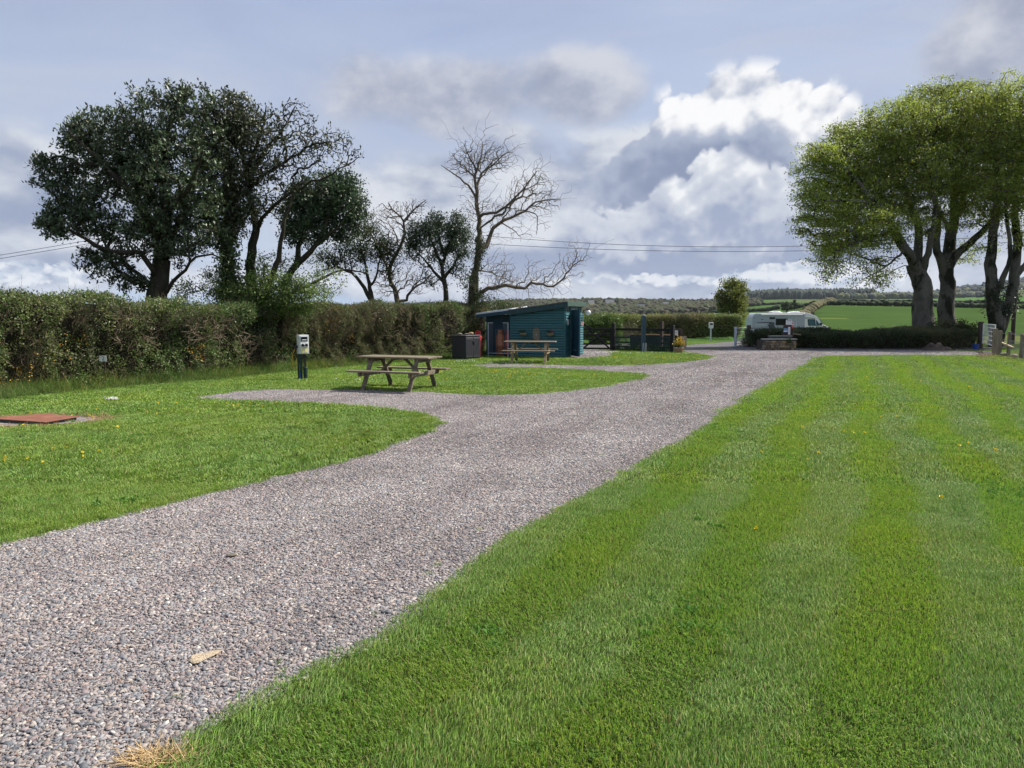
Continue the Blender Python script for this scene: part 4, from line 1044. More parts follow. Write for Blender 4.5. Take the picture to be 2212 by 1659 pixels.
# round tree by the far road
T = Tree(24, 60.0, .25)
T.limb([(1580, 725), (1580, 700), (1578, 680), (1578, 650), (1576, 625)], .12, .02)
T.limb([(1579, 690, 0), (1560, 665, -.3), (1550, 640, -.4)], .06, .02)
T.limb([(1579, 690, 0), (1598, 665, .3), (1606, 640, .4)], .06, .02)
T.attach(T.blob_tips([(1578, 640, 30, 30, 0), (1562, 650, 18, 26, 0), (1598, 655, 16, 34, 0), (1580, 670, 30, 26, 0), (1590, 620, 14, 12, 0), (1590, 690, 24, 20, 0), (1575, 612, 26, 12, 0), (1604, 628, 12, 22, 0)], 620, shell=.3), lift=.35, curve=.15)
make_tree('round_tree', 'small rounded tree in young leaf behind the far clipped hedge', 'tree', T, M['bark_dark'], M['leaf_beech'],
          std_leaves(17, 0.13, 0.14, (0.19, 0.22, 0.05), .6, .3, .2, 97, .4), rtip=.009)
# ------------------------------------------------------------------ hedges
def path_pts(path):
    path = np.asarray(path, float); seg = np.diff(path, axis=0); L = np.hypot(*seg.T); cum = np.concatenate([[0], np.cumsum(L)])
    def at(s):
        k = np.clip(np.searchsorted(cum, s) - 1, 0, len(L) - 1); t = (s - cum[k]) / L[k]
        p = path[k] + seg[k] * t[:, None]; d = seg[k] / L[k][:, None]
        return p, np.stack([d[:, 1], -d[:, 0]], 1)          # point and outward normal (to the right of the path)
    return at, cum[-1]
def hedge(name, label, path, h, depth, n, size, seed, palette, gorse=0.3, twigs=0.06, flowers=None, back=False, rough=0.16, group=None, sprout=0.1, zbase=0.0, dead=None):
    """path runs with the visible side on its right; h: number or function of position along the path"""
    at, L = path_pts(path); r = np.random.default_rng(seed); hf = h if callable(h) else (lambda s: np.full(len(s), float(h)))
    hm = float(hf(np.array([L / 2]))[0]); ftop = depth / (depth + hm + (hm if back else 0))
    s = r.uniform(0, L, n); kind = r.random(n); top = kind < ftop; u = r.random(n)
    p, nn = at(s); hh = hf(s); inn = np.abs(r.normal(0, 0.12, n))
    q = np.zeros((n, 3))
    lump = rough * snoise(np.stack([s * 1.0, u * hm * 1.4 + 7], 1), 1.7, seed) + rough * .6 * snoise(np.stack([s, u * hm], 1), 5.0, seed + 1)
    off = np.where(top, u * depth, -lump * .9 + inn + 0.10 * (u - .4) ** 2)
    z = np.where(top, hh - inn * .8 + .07 * snoise(np.stack([s, u], 1), 2.5, seed + 2), u ** .9 * hh)
    if back: bk = (~top) & (r.random(n) < .4); off = np.where(bk, depth - off, off)
    q[:, :2] = p - nn * off[:, None]; q[:, 2] = z + zbase
    t = snoise(np.stack([s, z * 1.3, off * 0], 1), 0.95, seed + 3) + .6 * snoise(np.stack([s, z, off * 0], 1), 3.0, seed + 4) + r.normal(0, .25, n)
    out3 = np.zeros((n, 3)); out3[:, :2] = nn * .9; out3[top] = (0, 0, 1)
    isg = t > np.quantile(t, 1 - gorse) if gorse > 0 else np.zeros(n, bool)
    parts = []
    pal = np.asarray(palette, float); pk = np.clip(((snoise(np.stack([s, z, off * 0], 1), 1.6, seed + 6) + r.normal(0, .45, n)) * .3 + .5) * len(pal), 0, len(pal) - 1).astype(int)
    lf = ~isg; m = 5
    c = q[lf]; P5 = np.repeat(c, m, 0) + r.normal(0, size * .9, (len(c) * m, 3))
    parts.append(leaves(P5, size, np.repeat(pal[pk[lf]], m, 0), .62, .2, r, outward=np.repeat(out3[lf], m, 0) * .7, jit=.28))
    if isg.any():
        c = q[isg]; m = 9; PG = np.repeat(c, m, 0) + r.normal(0, size * .5, (len(c) * m, 3))
        gc = np.array([(0.105, 0.12, 0.045), (0.13, 0.125, 0.055), (0.08, 0.11, 0.036), (0.15, 0.125, 0.07)])[r.integers(0, 4, len(c))]
        parts.append(leaves(PG, size * 1.7, np.repeat(gc, m, 0), .13, .5, r, outward=np.repeat(out3[isg], m, 0) * .8, jit=.25))
    root_p, _ = at(np.array([L / 2])); base = np.array((*root_p[0], zbase))
    root = thing(name, label, 'hedge', tuple(base), group=group)
    V, F, Cc = join(parts); mesh_np('foliage', V - base, F, M['leaf_soft'], root, cols=Cc, kind='stuff')
    k = r.random(n) < twigs; a = q[k]; m = len(a); d = r.normal(size=(m, 3)) * (1, 1, .7); d[:, 2] += .8; d /= np.linalg.norm(d, axis=1, keepdims=True); ln = r.uniform(.12, .5, (m, 1))
    tw = ribbons(a - d * ln * .5, a + d * ln * .5, .007, .003, np.array([(0.16, 0.125, 0.085), (0.10, 0.075, 0.05), (0.22, 0.17, 0.115)])[r.integers(0, 3, m)], rs=r)
    ns = int(L * 26); ss = r.uniform(0, L, ns); p2, n2 = at(ss); b2 = np.zeros((ns, 3)); b2[:, :2] = p2 - n2 * r.uniform(0, depth, (ns, 1)); b2[:, 2] = hf(ss) - .05 + zbase
    e2 = b2 + np.stack([r.normal(0, .05, ns), r.normal(0, .05, ns), r.exponential(sprout, ns) + .03], 1)
    sp = ribbons(b2, e2, .004, .002, (0.10, 0.085, 0.05), rs=r)
    bits = [tw, sp]
    if dead:
        for (s0, s1, z0, z1, cnt) in dead:
            m = cnt; s_ = r.uniform(s0, s1, m); p3, n3 = at(s_); a3 = np.zeros((m, 3)); a3[:, :2] = p3 + n3 * r.uniform(-.05, .14, (m, 1)); a3[:, 2] = r.uniform(z0, z1, m)
            tdir = np.stack([-n3[:, 1], n3[:, 0], np.zeros(m)], 1); d = tdir * r.choice([-1, 1], (m, 1)) + r.normal(0, .8, (m, 3)); d /= np.linalg.norm(d, axis=1, keepdims=True)
            bits.append(ribbons(a3, a3 + d * r.uniform(.12, .42, (m, 1)), .006, .002, (0.22, 0.17, 0.115), rs=r))
    V, F, Cc = join(bits); mesh_np('twigs', V - base, F, M['twig'], root, cols=Cc, kind='stuff')
    if flowers:
        fp = []
        for (s0, s1, z0, z1, cnt) in flowers:
            s_ = r.uniform(s0, s1, cnt); p3, n3 = at(s_); g = np.zeros((cnt, 3)); zz = r.uniform(z0, z1, cnt)
            g[:, :2] = p3 + n3 * (r.uniform(.0, .15, cnt) + .08)[:, None]; g[:, 2] = zz
            keep = snoise(np.stack([s_, zz], 1), 3.2, seed + 8) > 0.0; fp.append(g[keep])
        fp = np.concatenate(fp); fp = np.repeat(fp, 3, 0) + r.normal(0, .03, (len(fp) * 3, 3))
        V, F, Cc = leaves(fp, .035, (0.42, 0.23, 0.015), .7, 0, r, jit=.3); mesh_np('flowers', V - base, F, M['petal'], root, cols=Cc, kind='stuff')
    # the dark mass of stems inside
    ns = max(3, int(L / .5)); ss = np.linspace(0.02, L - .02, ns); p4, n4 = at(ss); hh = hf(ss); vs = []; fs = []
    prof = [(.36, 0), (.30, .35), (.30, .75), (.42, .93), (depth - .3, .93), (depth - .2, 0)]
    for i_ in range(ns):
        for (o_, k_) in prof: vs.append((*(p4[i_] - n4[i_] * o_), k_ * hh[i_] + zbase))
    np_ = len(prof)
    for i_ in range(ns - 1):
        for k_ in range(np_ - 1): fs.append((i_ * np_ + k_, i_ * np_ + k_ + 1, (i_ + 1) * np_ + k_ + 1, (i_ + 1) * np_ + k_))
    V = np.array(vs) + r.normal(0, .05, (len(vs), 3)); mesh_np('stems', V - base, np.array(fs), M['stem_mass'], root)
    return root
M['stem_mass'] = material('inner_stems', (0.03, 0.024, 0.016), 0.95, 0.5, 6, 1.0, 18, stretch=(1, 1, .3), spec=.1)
GREENS = [(0.05, 0.09, 0.028), (0.075, 0.125, 0.036), (0.11, 0.165, 0.046), (0.16, 0.20, 0.06), (0.105, 0.12, 0.052), (0.08, 0.115, 0.04)]
hpath = HEDGE_B[1:]
_at, HL = path_pts(hpath)
_cum = np.concatenate([[0], np.cumsum(np.hypot(*np.diff(hpath, axis=0).T))])
_sx = lambda X: float(np.interp(X, [-200, 0, 222, 400, 600, 780, 900, 980, 1062], _cum))
def lh(s):
    return np.interp(s, [0, _sx(0), _sx(250), _sx(300), _sx(430), _sx(460), _sx(640), _sx(780), HL], [2.10, 2.10, 2.10, 1.96, 1.98, 1.9, 1.9, 2.0, 2.06]) + .05 * np.sin(s * 3.1) + .03 * np.sin(s * 7.7)
hedge('long_hedge', 'long head-high hedge of bramble, gorse and ivy along the left edge of the site', hpath, lh, 1.5, 26000, .05, 301, GREENS, gorse=.32, twigs=.10, rough=.30,
      flowers=[(_sx(0) - 1.5, _sx(55), .25, 1.35, 150), (_sx(55), _sx(180), .5, 1.3, 40), (_sx(690), _sx(760), .7, 2.0, 160), (_sx(400), _sx(430), .5, .9, 30), (_sx(1020), _sx(1050), 1.5, 2.1, 60)],
      dead=[(_sx(400), _sx(480), 1.0, 1.9, 260), (_sx(500), _sx(600), .4, 1.2, 160), (_sx(250), _sx(330), .9, 1.7, 120), (_sx(880), _sx(1000), .5, 1.9, 90), (_sx(800), _sx(880), .8, 1.8, 60)])
# leafy shrub growing up through the hedge
T = Tree(30, 22.5, .2)
T.limb([(570, 800), (570, 700), (565, 640), (560, 610)], .05, .015)
T.limb([(570, 720), (610, 660), (640, 620)], .03, .01); T.limb([(568, 720), (530, 660), (510, 625)], .03, .01)
T.attach(T.blob_tips([(545, 640, 60, 36, 0), (620, 640, 60, 34, 0), (580, 610, 50, 26, 0), (500, 640, 40, 26, 0), (650, 665, 40, 20, 0), (690, 640, 30, 26, 0, .5), (640, 605, 40, 18, 0, .6), (450, 640, 30, 20, 0, .4), (400, 625, 40, 20, .4, .5), (480, 610, 50, 40, .6, .6), (560, 655, 90, 26, 0), (590, 575, 60, 30, .8, .35), (700, 610, 50, 40, .8, .35)], 1250, shell=.1), lift=.3)
make_tree('leafy_shrub', 'loose fresh green shrub growing up through the hedge in front of the ivy stems', 'shrub', T, M['bark_dark'], M['leaf_soft'],
          std_leaves(17, .09, .06, (0.15, 0.215, 0.055), .6, .25, .25, 303, .3), rtip=.004)
T = Tree(31, 31.5, .2)
T.limb([(1075, 765), (1075, 700), (1080, 665)], .04, .01); T.limb([(1075, 720), (1050, 680), (1045, 655)], .03, .01)
T.attach(T.blob_tips([(1065, 665, 40, 20, 0), (1095, 668, 40, 14, 0), (1050, 650, 24, 16, 0), (1110, 660, 30, 10, 0, .5)], 320, shell=.1), lift=.5)
make_tree('sparse_shrub', 'sparse green twiggy shrub at the hedge end behind the low shed roof', 'shrub', T, M['bark_pale'], M['leaf_soft'], std_leaves(9, .08, .06, (0.07, 0.10, 0.03), .6, .25, .25, 305, .3), rtip=.004)

# rough grass and weeds along the hedge foot
r = np.random.default_rng(310); at_, L_ = path_pts(hpath); n = 7500
s_ = r.uniform(_sx(0) - 1.5, L_ - .6, n); p_, n_ = at_(s_); wdt = 0.22 + .22 * (snoise(np.stack([s_, s_ * 0], 1), 1.1, 12) * .5 + .5)
w_ = r.normal(0, 1, n) * wdt
WEED = [tuft(400 + i, .10, 30, .18, .42, .006, .012, .2, dry=.10, cols=np.array([(0.085, 0.175, 0.034), (0.115, 0.215, 0.045), (0.07, 0.14, 0.034), (0.15, 0.225, 0.065)]), spread=.55) for i in range(5)]
sc_w = r.uniform(.35, 1.0, n) * np.clip(1.15 - np.abs(w_) * 1.1, .3, 1) * np.interp(s_, [0, _sx(600), L_], [1.1, 1.0, .6])
scatter('rough_grass', np.concatenate([p_ + n_ * w_[:, None], np.zeros((n, 1))], 1), np.stack([r.normal(0, .2, n), r.normal(0, .2, n), r.uniform(0, 6.28, n)], 1), np.repeat(sc_w[:, None], 3, 1), r.integers(0, 5, n), WEED, M['grass'], 'long rough grass and weeds along the foot of the left hedge')

# low dark hedge bank in front of the beeches, with its mound at the left
lp = np.array([tuple(G(X, Y).xy) for X, Y in [(1606, 747), (1624, 750.5), (1680, 752), (1730, 753), (1850, 753.5), (1960, 754), (2080, 754), (2112, 753)]])
_a, LL = path_pts(lp)
hedge('low_hedge', 'low dark hedge bank under the beeches between the stone planter and the white gate', lp, lambda s: np.interp(s, [0, .5, 1.5, 3, LL * .55, LL * .8, LL], [.5, .85, .92, .80, .74, .85, .78]) + .05 * np.sin(s * 2.3), 4.0, 13500, .07, 320,
      [(0.03, 0.05, 0.018), (0.04, 0.065, 0.022), (0.055, 0.08, 0.028), (0.075, 0.09, 0.035)], gorse=.15, twigs=.06, rough=.2, sprout=.06)
T = Tree(32, 39.6, .2)
T.limb([(2072, 752), (2072, 730), (2075, 705)], .03, .01)
T.attach(T.blob_tips([(2070, 712, 22, 18, 0), (2090, 725, 16, 20, 0), (2040, 712, 24, 18, -.6), (2010, 722, 20, 12, -.8), (2105, 715, 14, 12, 0), (2095, 745, 14, 10, 0)], 300, shell=.2), lift=.3)
make_tree('hedge_bush', 'rounded yellow-green bush between the middle beech and the white gate', 'bush', T, M['bark_dark'], M['leaf_soft'], std_leaves(18, .1, .09, (0.06, 0.07, 0.02), .6, .25, .25, 321, .3), rtip=.005)

# clipped hedge beyond the road, and the greener bush by the gate
fp_ = np.array([tuple(G(X, Y).xy) for X, Y in [(1180, 733), (1290, 731), (1400, 730), (1500, 729.5), (1604, 729)]])
hedge('clipped_hedge', 'clipped straight hedge beyond the road between shed and round tree', fp_, 1.58, 1.4, 7000, .085, 330, [(0.12, 0.165, 0.05), (0.17, 0.215, 0.062), (0.22, 0.245, 0.075), (0.21, 0.19, 0.09)], gorse=.12, twigs=.1, rough=.1, sprout=.05)
T = Tree(33, 43.0, .2)
T.limb([(1305, 745), (1305, 720), (1308, 695)], .05, .01)
T.attach(T.blob_tips([(1300, 700, 30, 22, 0), (1322, 702, 22, 24, 0), (1285, 720, 24, 22, 0), (1330, 720, 16, 22, 0), (1300, 735, 30, 10, 0), (1270, 705, 20, 20, 0)], 520, shell=.4), lift=.2)
make_tree('privet_bush', 'dense bright green bush behind the dark field gate beside the shed', 'bush', T, M['bark_dark'], M['leaf_soft'], std_leaves(30, .1, .085, (0.09, 0.15, 0.03), .6, .25, .2, 331, .3), rtip=.005)
T = Tree(34, 45.0, .2)
T.limb([(1352, 745), (1352, 720), (1355, 700)], .03, .008)
T.attach(T.blob_tips([(1358, 712, 24, 20, 0), (1340, 715, 14, 20, 0), (1376, 722, 20, 12, 0)], 160, shell=.1), lift=.5)
make_tree('dry_bush', 'dry brown twiggy growth behind the dark fence beside the green bush', 'bush', T, M['bark_pale'], M['leaf_soft'], std_leaves(6, .1, .06, (0.12, 0.10, 0.05), .4, .25, .25, 333, .3), rtip=.005)

# ------------------------------------------------------------------ far country
ICO = bmesh.new(); bmesh.ops.create_icosphere(ICO, subdivisions=2, radius=1.0)
IV = np.array([v.co[:] for v in ICO.verts]); IF = np.array([[v.index for v in f.verts] for f in ICO.faces]); ICO.free()
ICO = bmesh.new(); bmesh.ops.create_icosphere(ICO, subdivisions=1, radius=1.0)
IV1 = np.array([v.co[:] for v in ICO.verts]); IF1 = np.array([[v.index for v in f.verts] for f in ICO.faces]); ICO.free()
def clumps(c, rx, rz, col, seed, fine=False, jit=.25):
    r = np.random.default_rng(seed); n = len(c); iv, if_ = (IV, IF) if fine else (IV1, IF1)
    d = 1 + r.normal(0, .16, (n, len(iv))); a = r.uniform(0, 6.28, n); ca, sa = np.cos(a), np.sin(a)
    v = iv[None] * d[..., None]; x = v[..., 0] * ca[:, None] - v[..., 1] * sa[:, None]; y = v[..., 0] * sa[:, None] + v[..., 1] * ca[:, None]
    V = np.stack([x * rx[:, None], y * rx[:, None], v[..., 2] * rz[:, None]], -1) + c[:, None, :]
    F = (if_[None] + (np.arange(n) * len(iv))[:, None, None]).reshape(-1, 3)
    cc = np.asarray(col, float); cc = np.tile(cc, (n, 1)) if cc.ndim == 1 else cc
    cc = np.repeat(cc * (1 + r.uniform(-jit, jit, (n, 1))), len(iv), 0) * (1 + r.uniform(-.2, .2, (n * len(iv), 1)))
    return V.reshape(-1, 3), F, cc
M['far_leaf'] = material('far_foliage', (1, 1, 1), .9, 0.3, .5, attr=True, world=True, spec=.1)
def bxy(X, d): return np.stack([(np.asarray(X, float) - 1106) / FPX * d, np.asarray(d, float)], -1)
def fhedge(label, pts, h, w, seed, col, gap=0.0):
    pts = bxy(*np.array(pts, float).T); at, L = path_pts(pts); r = np.random.default_rng(seed); n = int(L / (w * .55)); s = np.linspace(0, L, n); p, _ = at(s)
    k = snoise(np.stack([s, s], 1), .06, seed) > gap - 1.2 if gap else np.ones(n, bool); p = p[k]; n = len(p); p = p + r.normal(0, w * .12, p.shape)
    z = height(p[:, 0], p[:, 1]); hz = h * r.uniform(.8, 1.2, n) * .5
    c = np.stack([p[:, 0], p[:, 1], z + hz * .8], 1); V, F, Cc = clumps(c, w * r.uniform(.5, .8, n), hz, col, seed, jit=.2)
    b = c[0]; root = thing('field_hedge', label, 'hedge', tuple(b), group='field hedges in the distance'); mesh_np('foliage', V - b, F, M['far_leaf'], root, cols=Cc, kind='stuff', smooth=True)
fhedge('dark field hedge running across the bright crop field behind the beeches', [(1768, 282), (1900, 282), (2100, 280), (2400, 278)], 2.0, 2.2, 401, (0.03, 0.04, 0.02))
fhedge('upper field hedge along the crest of the bright crop field', [(1700, 385), (1800, 385), (2000, 383), (2400, 380)], 1.9, 2.6, 402, (0.03, 0.042, 0.02))
fhedge('brownish overgrown hedge climbing diagonally up behind the motorhome', [(1690, 128), (1712, 180), (1748, 245), (1795, 330)], 2.3, 2.6, 403, (0.085, 0.08, 0.04))
fhedge('broken dark hedge left of the motorhome roof in the middle fields', [(1600, 470), (1640, 460), (1685, 440)], 2.6, 3.0, 404, (0.028, 0.04, 0.018), gap=.9)
fhedge('thin dark hedge slanting across the fields left of the round tree', [(1380, 700), (1440, 640), (1500, 580), (1570, 540)], 2.2, 3.0, 405, (0.03, 0.045, 0.02))
fhedge('far thin hedge below the conifer ridge', [(1610, 760), (1690, 740), (1800, 730)], 2.5, 4.0, 406, (0.03, 0.045, 0.02))
for X, d, h, lab in ((1696, 320, 5.2, 'larger bare-stemmed field tree just above the motorhome roof'), (1713, 350, 4.2, 'smaller dark field bush right of the tree above the motorhome')):
    x, y = bxy(X, d); z = on(x, y); r = np.random.default_rng(X); n = 16
    root = thing('field_tree', lab, 'tree', (x, y, z)); MB().tube([(0, 0, -.3), (0.1, 0, h * .5)], [.2, .1], 6).build('trunk', M['bark_dark'], root)
    V, F, Cc = clumps(np.stack([r.normal(0, h * .16, n), r.normal(0, h * .16, n), h * .58 + r.normal(0, h * .16, n)], 1), np.full(n, h * .17), np.full(n, h * .17), (0.045, 0.06, 0.025), X, True); mesh_np('foliage', V, F, M['far_leaf'], root, cols=Cc, kind='stuff')
# woods on the far hillsides
HOUSES = [(1276, 1085, 13), (1316, 1110, 18), (1436, 1060, 12), (1384, 930, 13)]
def wood(name, label, n, X0, X1, d0, d1, size, seed, cols, thr=-.2, conifer=False, ns=.012):
    r = np.random.default_rng(seed); X = r.uniform(X0, X1, n * 3); d = np.sqrt(r.uniform(d0 ** 2, d1 ** 2, n * 3)); p = bxy(X, d)
    k = snoise(p, ns, seed) > thr
    for hx, hd, hw in HOUSES: k &= ~((np.abs(X - hx) < hw) & (d < hd + 8) & (d > hd - 170))
    p = p[k][:n]; n = len(p); z = height(p[:, 0], p[:, 1]); rx = size * r.uniform(.6, 1.25, n)
    cols = np.asarray(cols); ci = np.clip(((snoise(p, ns * 2.5, seed + 1) + r.normal(0, .4, n)) * .25 + .5) * len(cols), 0, len(cols) - 1).astype(int)
    if conifer: rz = rx * 2.0
    else: rz = rx * r.uniform(.75, 1.05, n)
    V, F, Cc = clumps(np.stack([p[:, 0], p[:, 1], z + rz * .7], 1), rx, rz, cols[ci], seed + 2)
    o = mesh_np(name, V, F, M['far_leaf'], None, cols=Cc, smooth=not conifer); tag(o, label, kind='stuff')
SPRING = [(0.030, 0.040, 0.018), (0.044, 0.040, 0.025), (0.038, 0.048, 0.02), (0.05, 0.047, 0.029), (0.026, 0.034, 0.016), (0.046, 0.058, 0.02)]
wood('woodland', 'mixed spring woodland covering the far hillside beyond the shed', 6500, 930, 1640, 640, 1230, 3.3, 501, SPRING, .08)
wood('valley_wood', 'nearer scrub and trees in the valley left of the round tree', 900, 1020, 1560, 430, 640, 2.3, 502, SPRING, .2)
wood('skyline_trees', 'line of trees on the far left skyline', 420, 1000, 1640, 1180, 1260, 3.4, 505, SPRING, -.6)
wood('conifer_ridge', 'dark conifer plantation along the far ridge above the motorhome', 2600, 1655, 1885, 1520, 1660, 4.6, 503, [(0.022, 0.034, 0.028), (0.026, 0.038, 0.030)], -9, True)
wood('conifer_slope', 'lower dark conifer belt left of the far ridge', 1100, 1615, 1800, 1330, 1480, 4.2, 508, [(0.03, 0.042, 0.032), (0.034, 0.045, 0.034), (.06, .07, .04)], -.4, True)
wood('hill_wood', 'dark wooded hilltop at the far right behind the beeches', 2400, 1900, 2600, 2250, 3050, 10, 504, [(0.024, 0.036, 0.030), (0.028, 0.04, 0.032), (0.034, 0.046, 0.034)], -.9)
wood('hill_scrub', 'paler woods and clearings below the hilltop at the far right', 2200, 1800, 2600, 1250, 2150, 6, 506, [(0.06, 0.075, 0.035), (0.085, 0.095, 0.04), (0.03, 0.04, 0.032), (0.03, 0.042, 0.033)], -.1)
M['house_wall'] = material('farmhouse_wall', (0.7, 0.68, 0.64), .8, .05); M['slate_roof'] = material('slate_roof', (0.10, 0.10, 0.11), .8, .1)
for X, d, w, lab in ((1276, 1085, 8, 'leftmost of the far white farmhouses, just above the shed roof'), (1316, 1110, 12, 'long white farm building on the skyline right of the shed'), (1436, 1060, 8, 'white farmhouse in the woods nearest the round tree'), (1384, 930, 8, 'low pale farm building in the middle of the woods')):
    x, y = bxy(X, d); z = on(x, y) + 1.2
    root = thing('farmhouse', lab, 'house', (x, y, z), .1, 'far farm buildings')
    MB().box((0, 0, .0), (w, 6, 6.4)).build('wall', M['house_wall'], root); MB().prism([(-w / 2 - .3, 3.2), (w / 2 + .3, 3.2), (w / 2 - .5, 4.6), (-w / 2 + .5, 4.6)], -3.4, 3.4).build('roof', M['slate_roof'], root)
# ------------------------------------------------------------------ shed
SO = G(1220.5, 773.2); SRZ = R(-20)
SM = Matrix.Translation(SO) @ Matrix.Rotation(SRZ, 4, 'Z')
def SH(x, y, z=0.0): return tuple(SM @ Vector((x, y, z)))
W, W2, DP = 2.25, 1.22, 2.62
zr = lambda x: 1.985 + (x) * (1.985 - 1.69) / W            # underside of the roof
shed = thing('shed', 'teal timber shed with sloping roof, clapboard walls and a lower store', 'shed', SO, SRZ)
def extr_x(prof, x0, x1, z, y0=0.0):
    m = MB(); n = len(prof)
    m.add([(x0, y0 + y, z + q) for y, q in prof] + [(x1, y0 + y, z + q) for y, q in prof], [tuple(range(n)), tuple(range(2 * n - 1, n - 1, -1))] + [(i, i + n, (i + 1) % n + n, (i + 1) % n) for i in range(n)])
    return m
BP = [(0.004, .0), (-.010, .001), (-.034, .012), (-.040, .035), (-.033, .066), (-.014, .092), (0.004, .0945)]
NB, BH = 20, .0995
k = 0
while k < NB:
    z0 = .03 + k * BH; ztop = z0 + BH
    x0 = -W if zr(-W) > ztop else (ztop - 1.985) * W / (1.985 - 1.69)
    if x0 < -.15:
        extr_x(BP, max(x0, -W) + .002 + random.uniform(0, .004), -.034, z0).build('board', M['teal'], shed)
    k += 1
MB().add([(-W, .006, 0), (-.0, .006, 0), (-.0, .006, zr(0)), (-W, .006, zr(-W)), (-W, .05, 0), (0, .05, 0), (0, .05, zr(0)), (-W, .05, zr(-W))],
         [(0, 1, 2, 3), (4, 7, 6, 5), (0, 4, 5, 1), (1, 5, 6, 2), (2, 6, 7, 3), (3, 7, 4, 0)]).build('front_wall', M['fascia'], shed)
MB().box((-.017, -.026, zr(0) / 2), (.034, .062, zr(0) - .01)).build('corner_trim', M['teal'], shed, .003)
MB().box((-W + .012, -.024, .84), (.03, .052, 1.66)).build('corner_trim', M['teal'], shed, .003)
# end wall: boards on both sides of the doorway
def endboard(y0, y1, z):
    m = MB(); pr = [(-y, q) for y, q in BP]; m.prism([(x, z + q) for x, q in pr], y0, y1); return m
DO0, DO1 = .70, 1.47
for k in range(17):
    z0 = .03 + k * BH
    endboard(.01, DO0 - .05, z0).build('board', M['teal'], shed); endboard(DO1 + .05, DP, z0).build('board', M['teal'], shed)
m = MB(); m.box((-.028, (DO0) / 2, .87), (.05, DO0 - .1, 1.72)); m.box((-.028, (DO1 + DP) / 2, .87), (.05, DP - DO1 - .1, 1.72)); m.box((-.028, DP / 2, 1.97), (.05, DP - .02, .05)); m.build('end_wall', M['fascia'], shed)
m = MB(); m.box((-W / 2, DP - .03, .85), (W - .12, .04, 1.66)); m.box((-W + .03, DP / 2, .83), (.04, DP - .12, 1.6)); m.build('back_wall', M['fascia'], shed)
MB().box((-W / 2, DP / 2, .02), (W - .02, DP - .02, .04)).build('floor', M['slab_dark'], shed)
for y in (DO0 - .02, DO1 + .02): MB().box((.008, y, .95), (.07, .06, 1.88)).build('door_jamb', M['teal'], shed, .004)
MB().box((.008, (DO0 + DO1) / 2, 1.92), (.07, DO1 - DO0 + .10, .07)).build('door_head', M['teal'], shed, .004)
dv = Vector((.607, -.795, 0)).normalized(); hinge = Vector((.06, DO0 + .0, 0)); mid = hinge + dv * .40
door = MB().box((mid.x, mid.y, .96), (.80, .042, 1.80), (0, 0, math.atan2(dv.y, dv.x))).build('door', M['navy'], shed, .004)
e_ = hinge + dv * .79
MB().box((e_.x + .02, e_.y, .96), (.012, .05, 1.80), (0, 0, math.atan2(dv.y, dv.x))).build('edge_strip', M['teal'], door)
MB().box((hinge.x + dv.x * .55 - .06, hinge.y + dv.y * .55 - .03, .30), (.24, .02, .014), (0, 0, math.atan2(dv.y, dv.x))).build('kick_rail', M['galv'], door)
for y0, y1 in ((.06, .56), (1.56, 1.92), (2.02, 2.30)):
    w_ = MB(); zc, hh = 1.86, .20
    fr = MB(); 
    for (yy, zz, a, b) in (((y0 + y1) / 2, zc - hh / 2 - .015, y1 - y0 + .06, .03), ((y0 + y1) / 2, zc + hh / 2 + .012, y1 - y0 + .06, .024)): fr.box((.0, yy, zz), (.05, a, b))
    for yy in (y0 - .015, y1 + .015): fr.box((.0, yy, zc), (.05, .03, hh))
    f = fr.build('window', M['teal'], shed)
    MB().box((-.012, (y0 + y1) / 2, zc), (.008, y1 - y0, hh)).build('pane', M['glass_pale'], f)
    if y1 - y0 > .4: MB().box((.004, (y0 + y1) / 2, zc), (.02, .022, hh)).build('glazing_bar', M['teal'], f)
# roof
rs = (1.985 - 1.69) / W; ra = math.atan(rs)
MB().beam((-W - .06, DP / 2 - .02, zr(-W - .06) + .165), (.13, DP / 2 - .02, zr(.13) + .165), DP + .26, .03).build('roof', M['roof_felt'], shed)
def slanted(x0, x1, y0, y1, d0, d1, off0=0.0):
    m = MB(); vs = []
    for y in (y0, y1):
        for x in (x0, x1): vs += [(x, y, zr(x) + d0), (x, y, zr(x) + d1)]
    return m.add(vs, [(0, 2, 3, 1), (4, 5, 7, 6), (0, 1, 5, 4), (2, 6, 7, 3), (1, 3, 7, 5), (0, 4, 6, 2)])
slanted(-W - .05, .115, -.135, -.110, -.045, .178).build('fascia', M['fascia'], shed, .003)
slanted(.116, .136, -.12, DP + .12, -.005, .178).build('fascia', M['fascia_green'], shed, .003)
for x in (-1.9, -1.1, -.35): MB().box((x, -.139, zr(x) + .08), (.012, .008, .012)).build('screw', M['galv'], shed)
for y in (.3, .9, 1.5, 2.1): MB().box((.139, y, zr(.12) + .11), (.008, .014, .014)).build('screw', M['galv'], shed)
# lower store
MB().box((-W - W2 / 2, .45, .83), (W2 - .02, .03, 1.66)).build('store_wall', M['navy'], shed)
for x in np.arange(-W - W2 + .1, -W - .02, .14): MB().box((float(x), .432, .83), (.012, .008, 1.64)).build('batten', M['navy'], shed)
MB().box((-W - W2 + .03, 1.2, .8), (.04, 1.5, 1.58)).build('store_side', M['navy'], shed)
zl = lambda x: 1.665 + (x + W + W2) * .145 / W2
m = MB(); x0, x1 = -W - W2 - .22, -W - .052
for y in (-.12, 2.2):
    for x in (x0, x1): m.v += [(x, y, zl(x) + .03 + (y + .12) * .06), (x, y, zl(x) + .088 + (y + .12) * .06)]
m.f += [(0, 2, 3, 1), (4, 5, 7, 6), (0, 1, 5, 4), (2, 6, 7, 3), (1, 3, 7, 5), (0, 4, 6, 2)]
m.build('store_roof', M['roof_sheet'], shed)
m = MB()
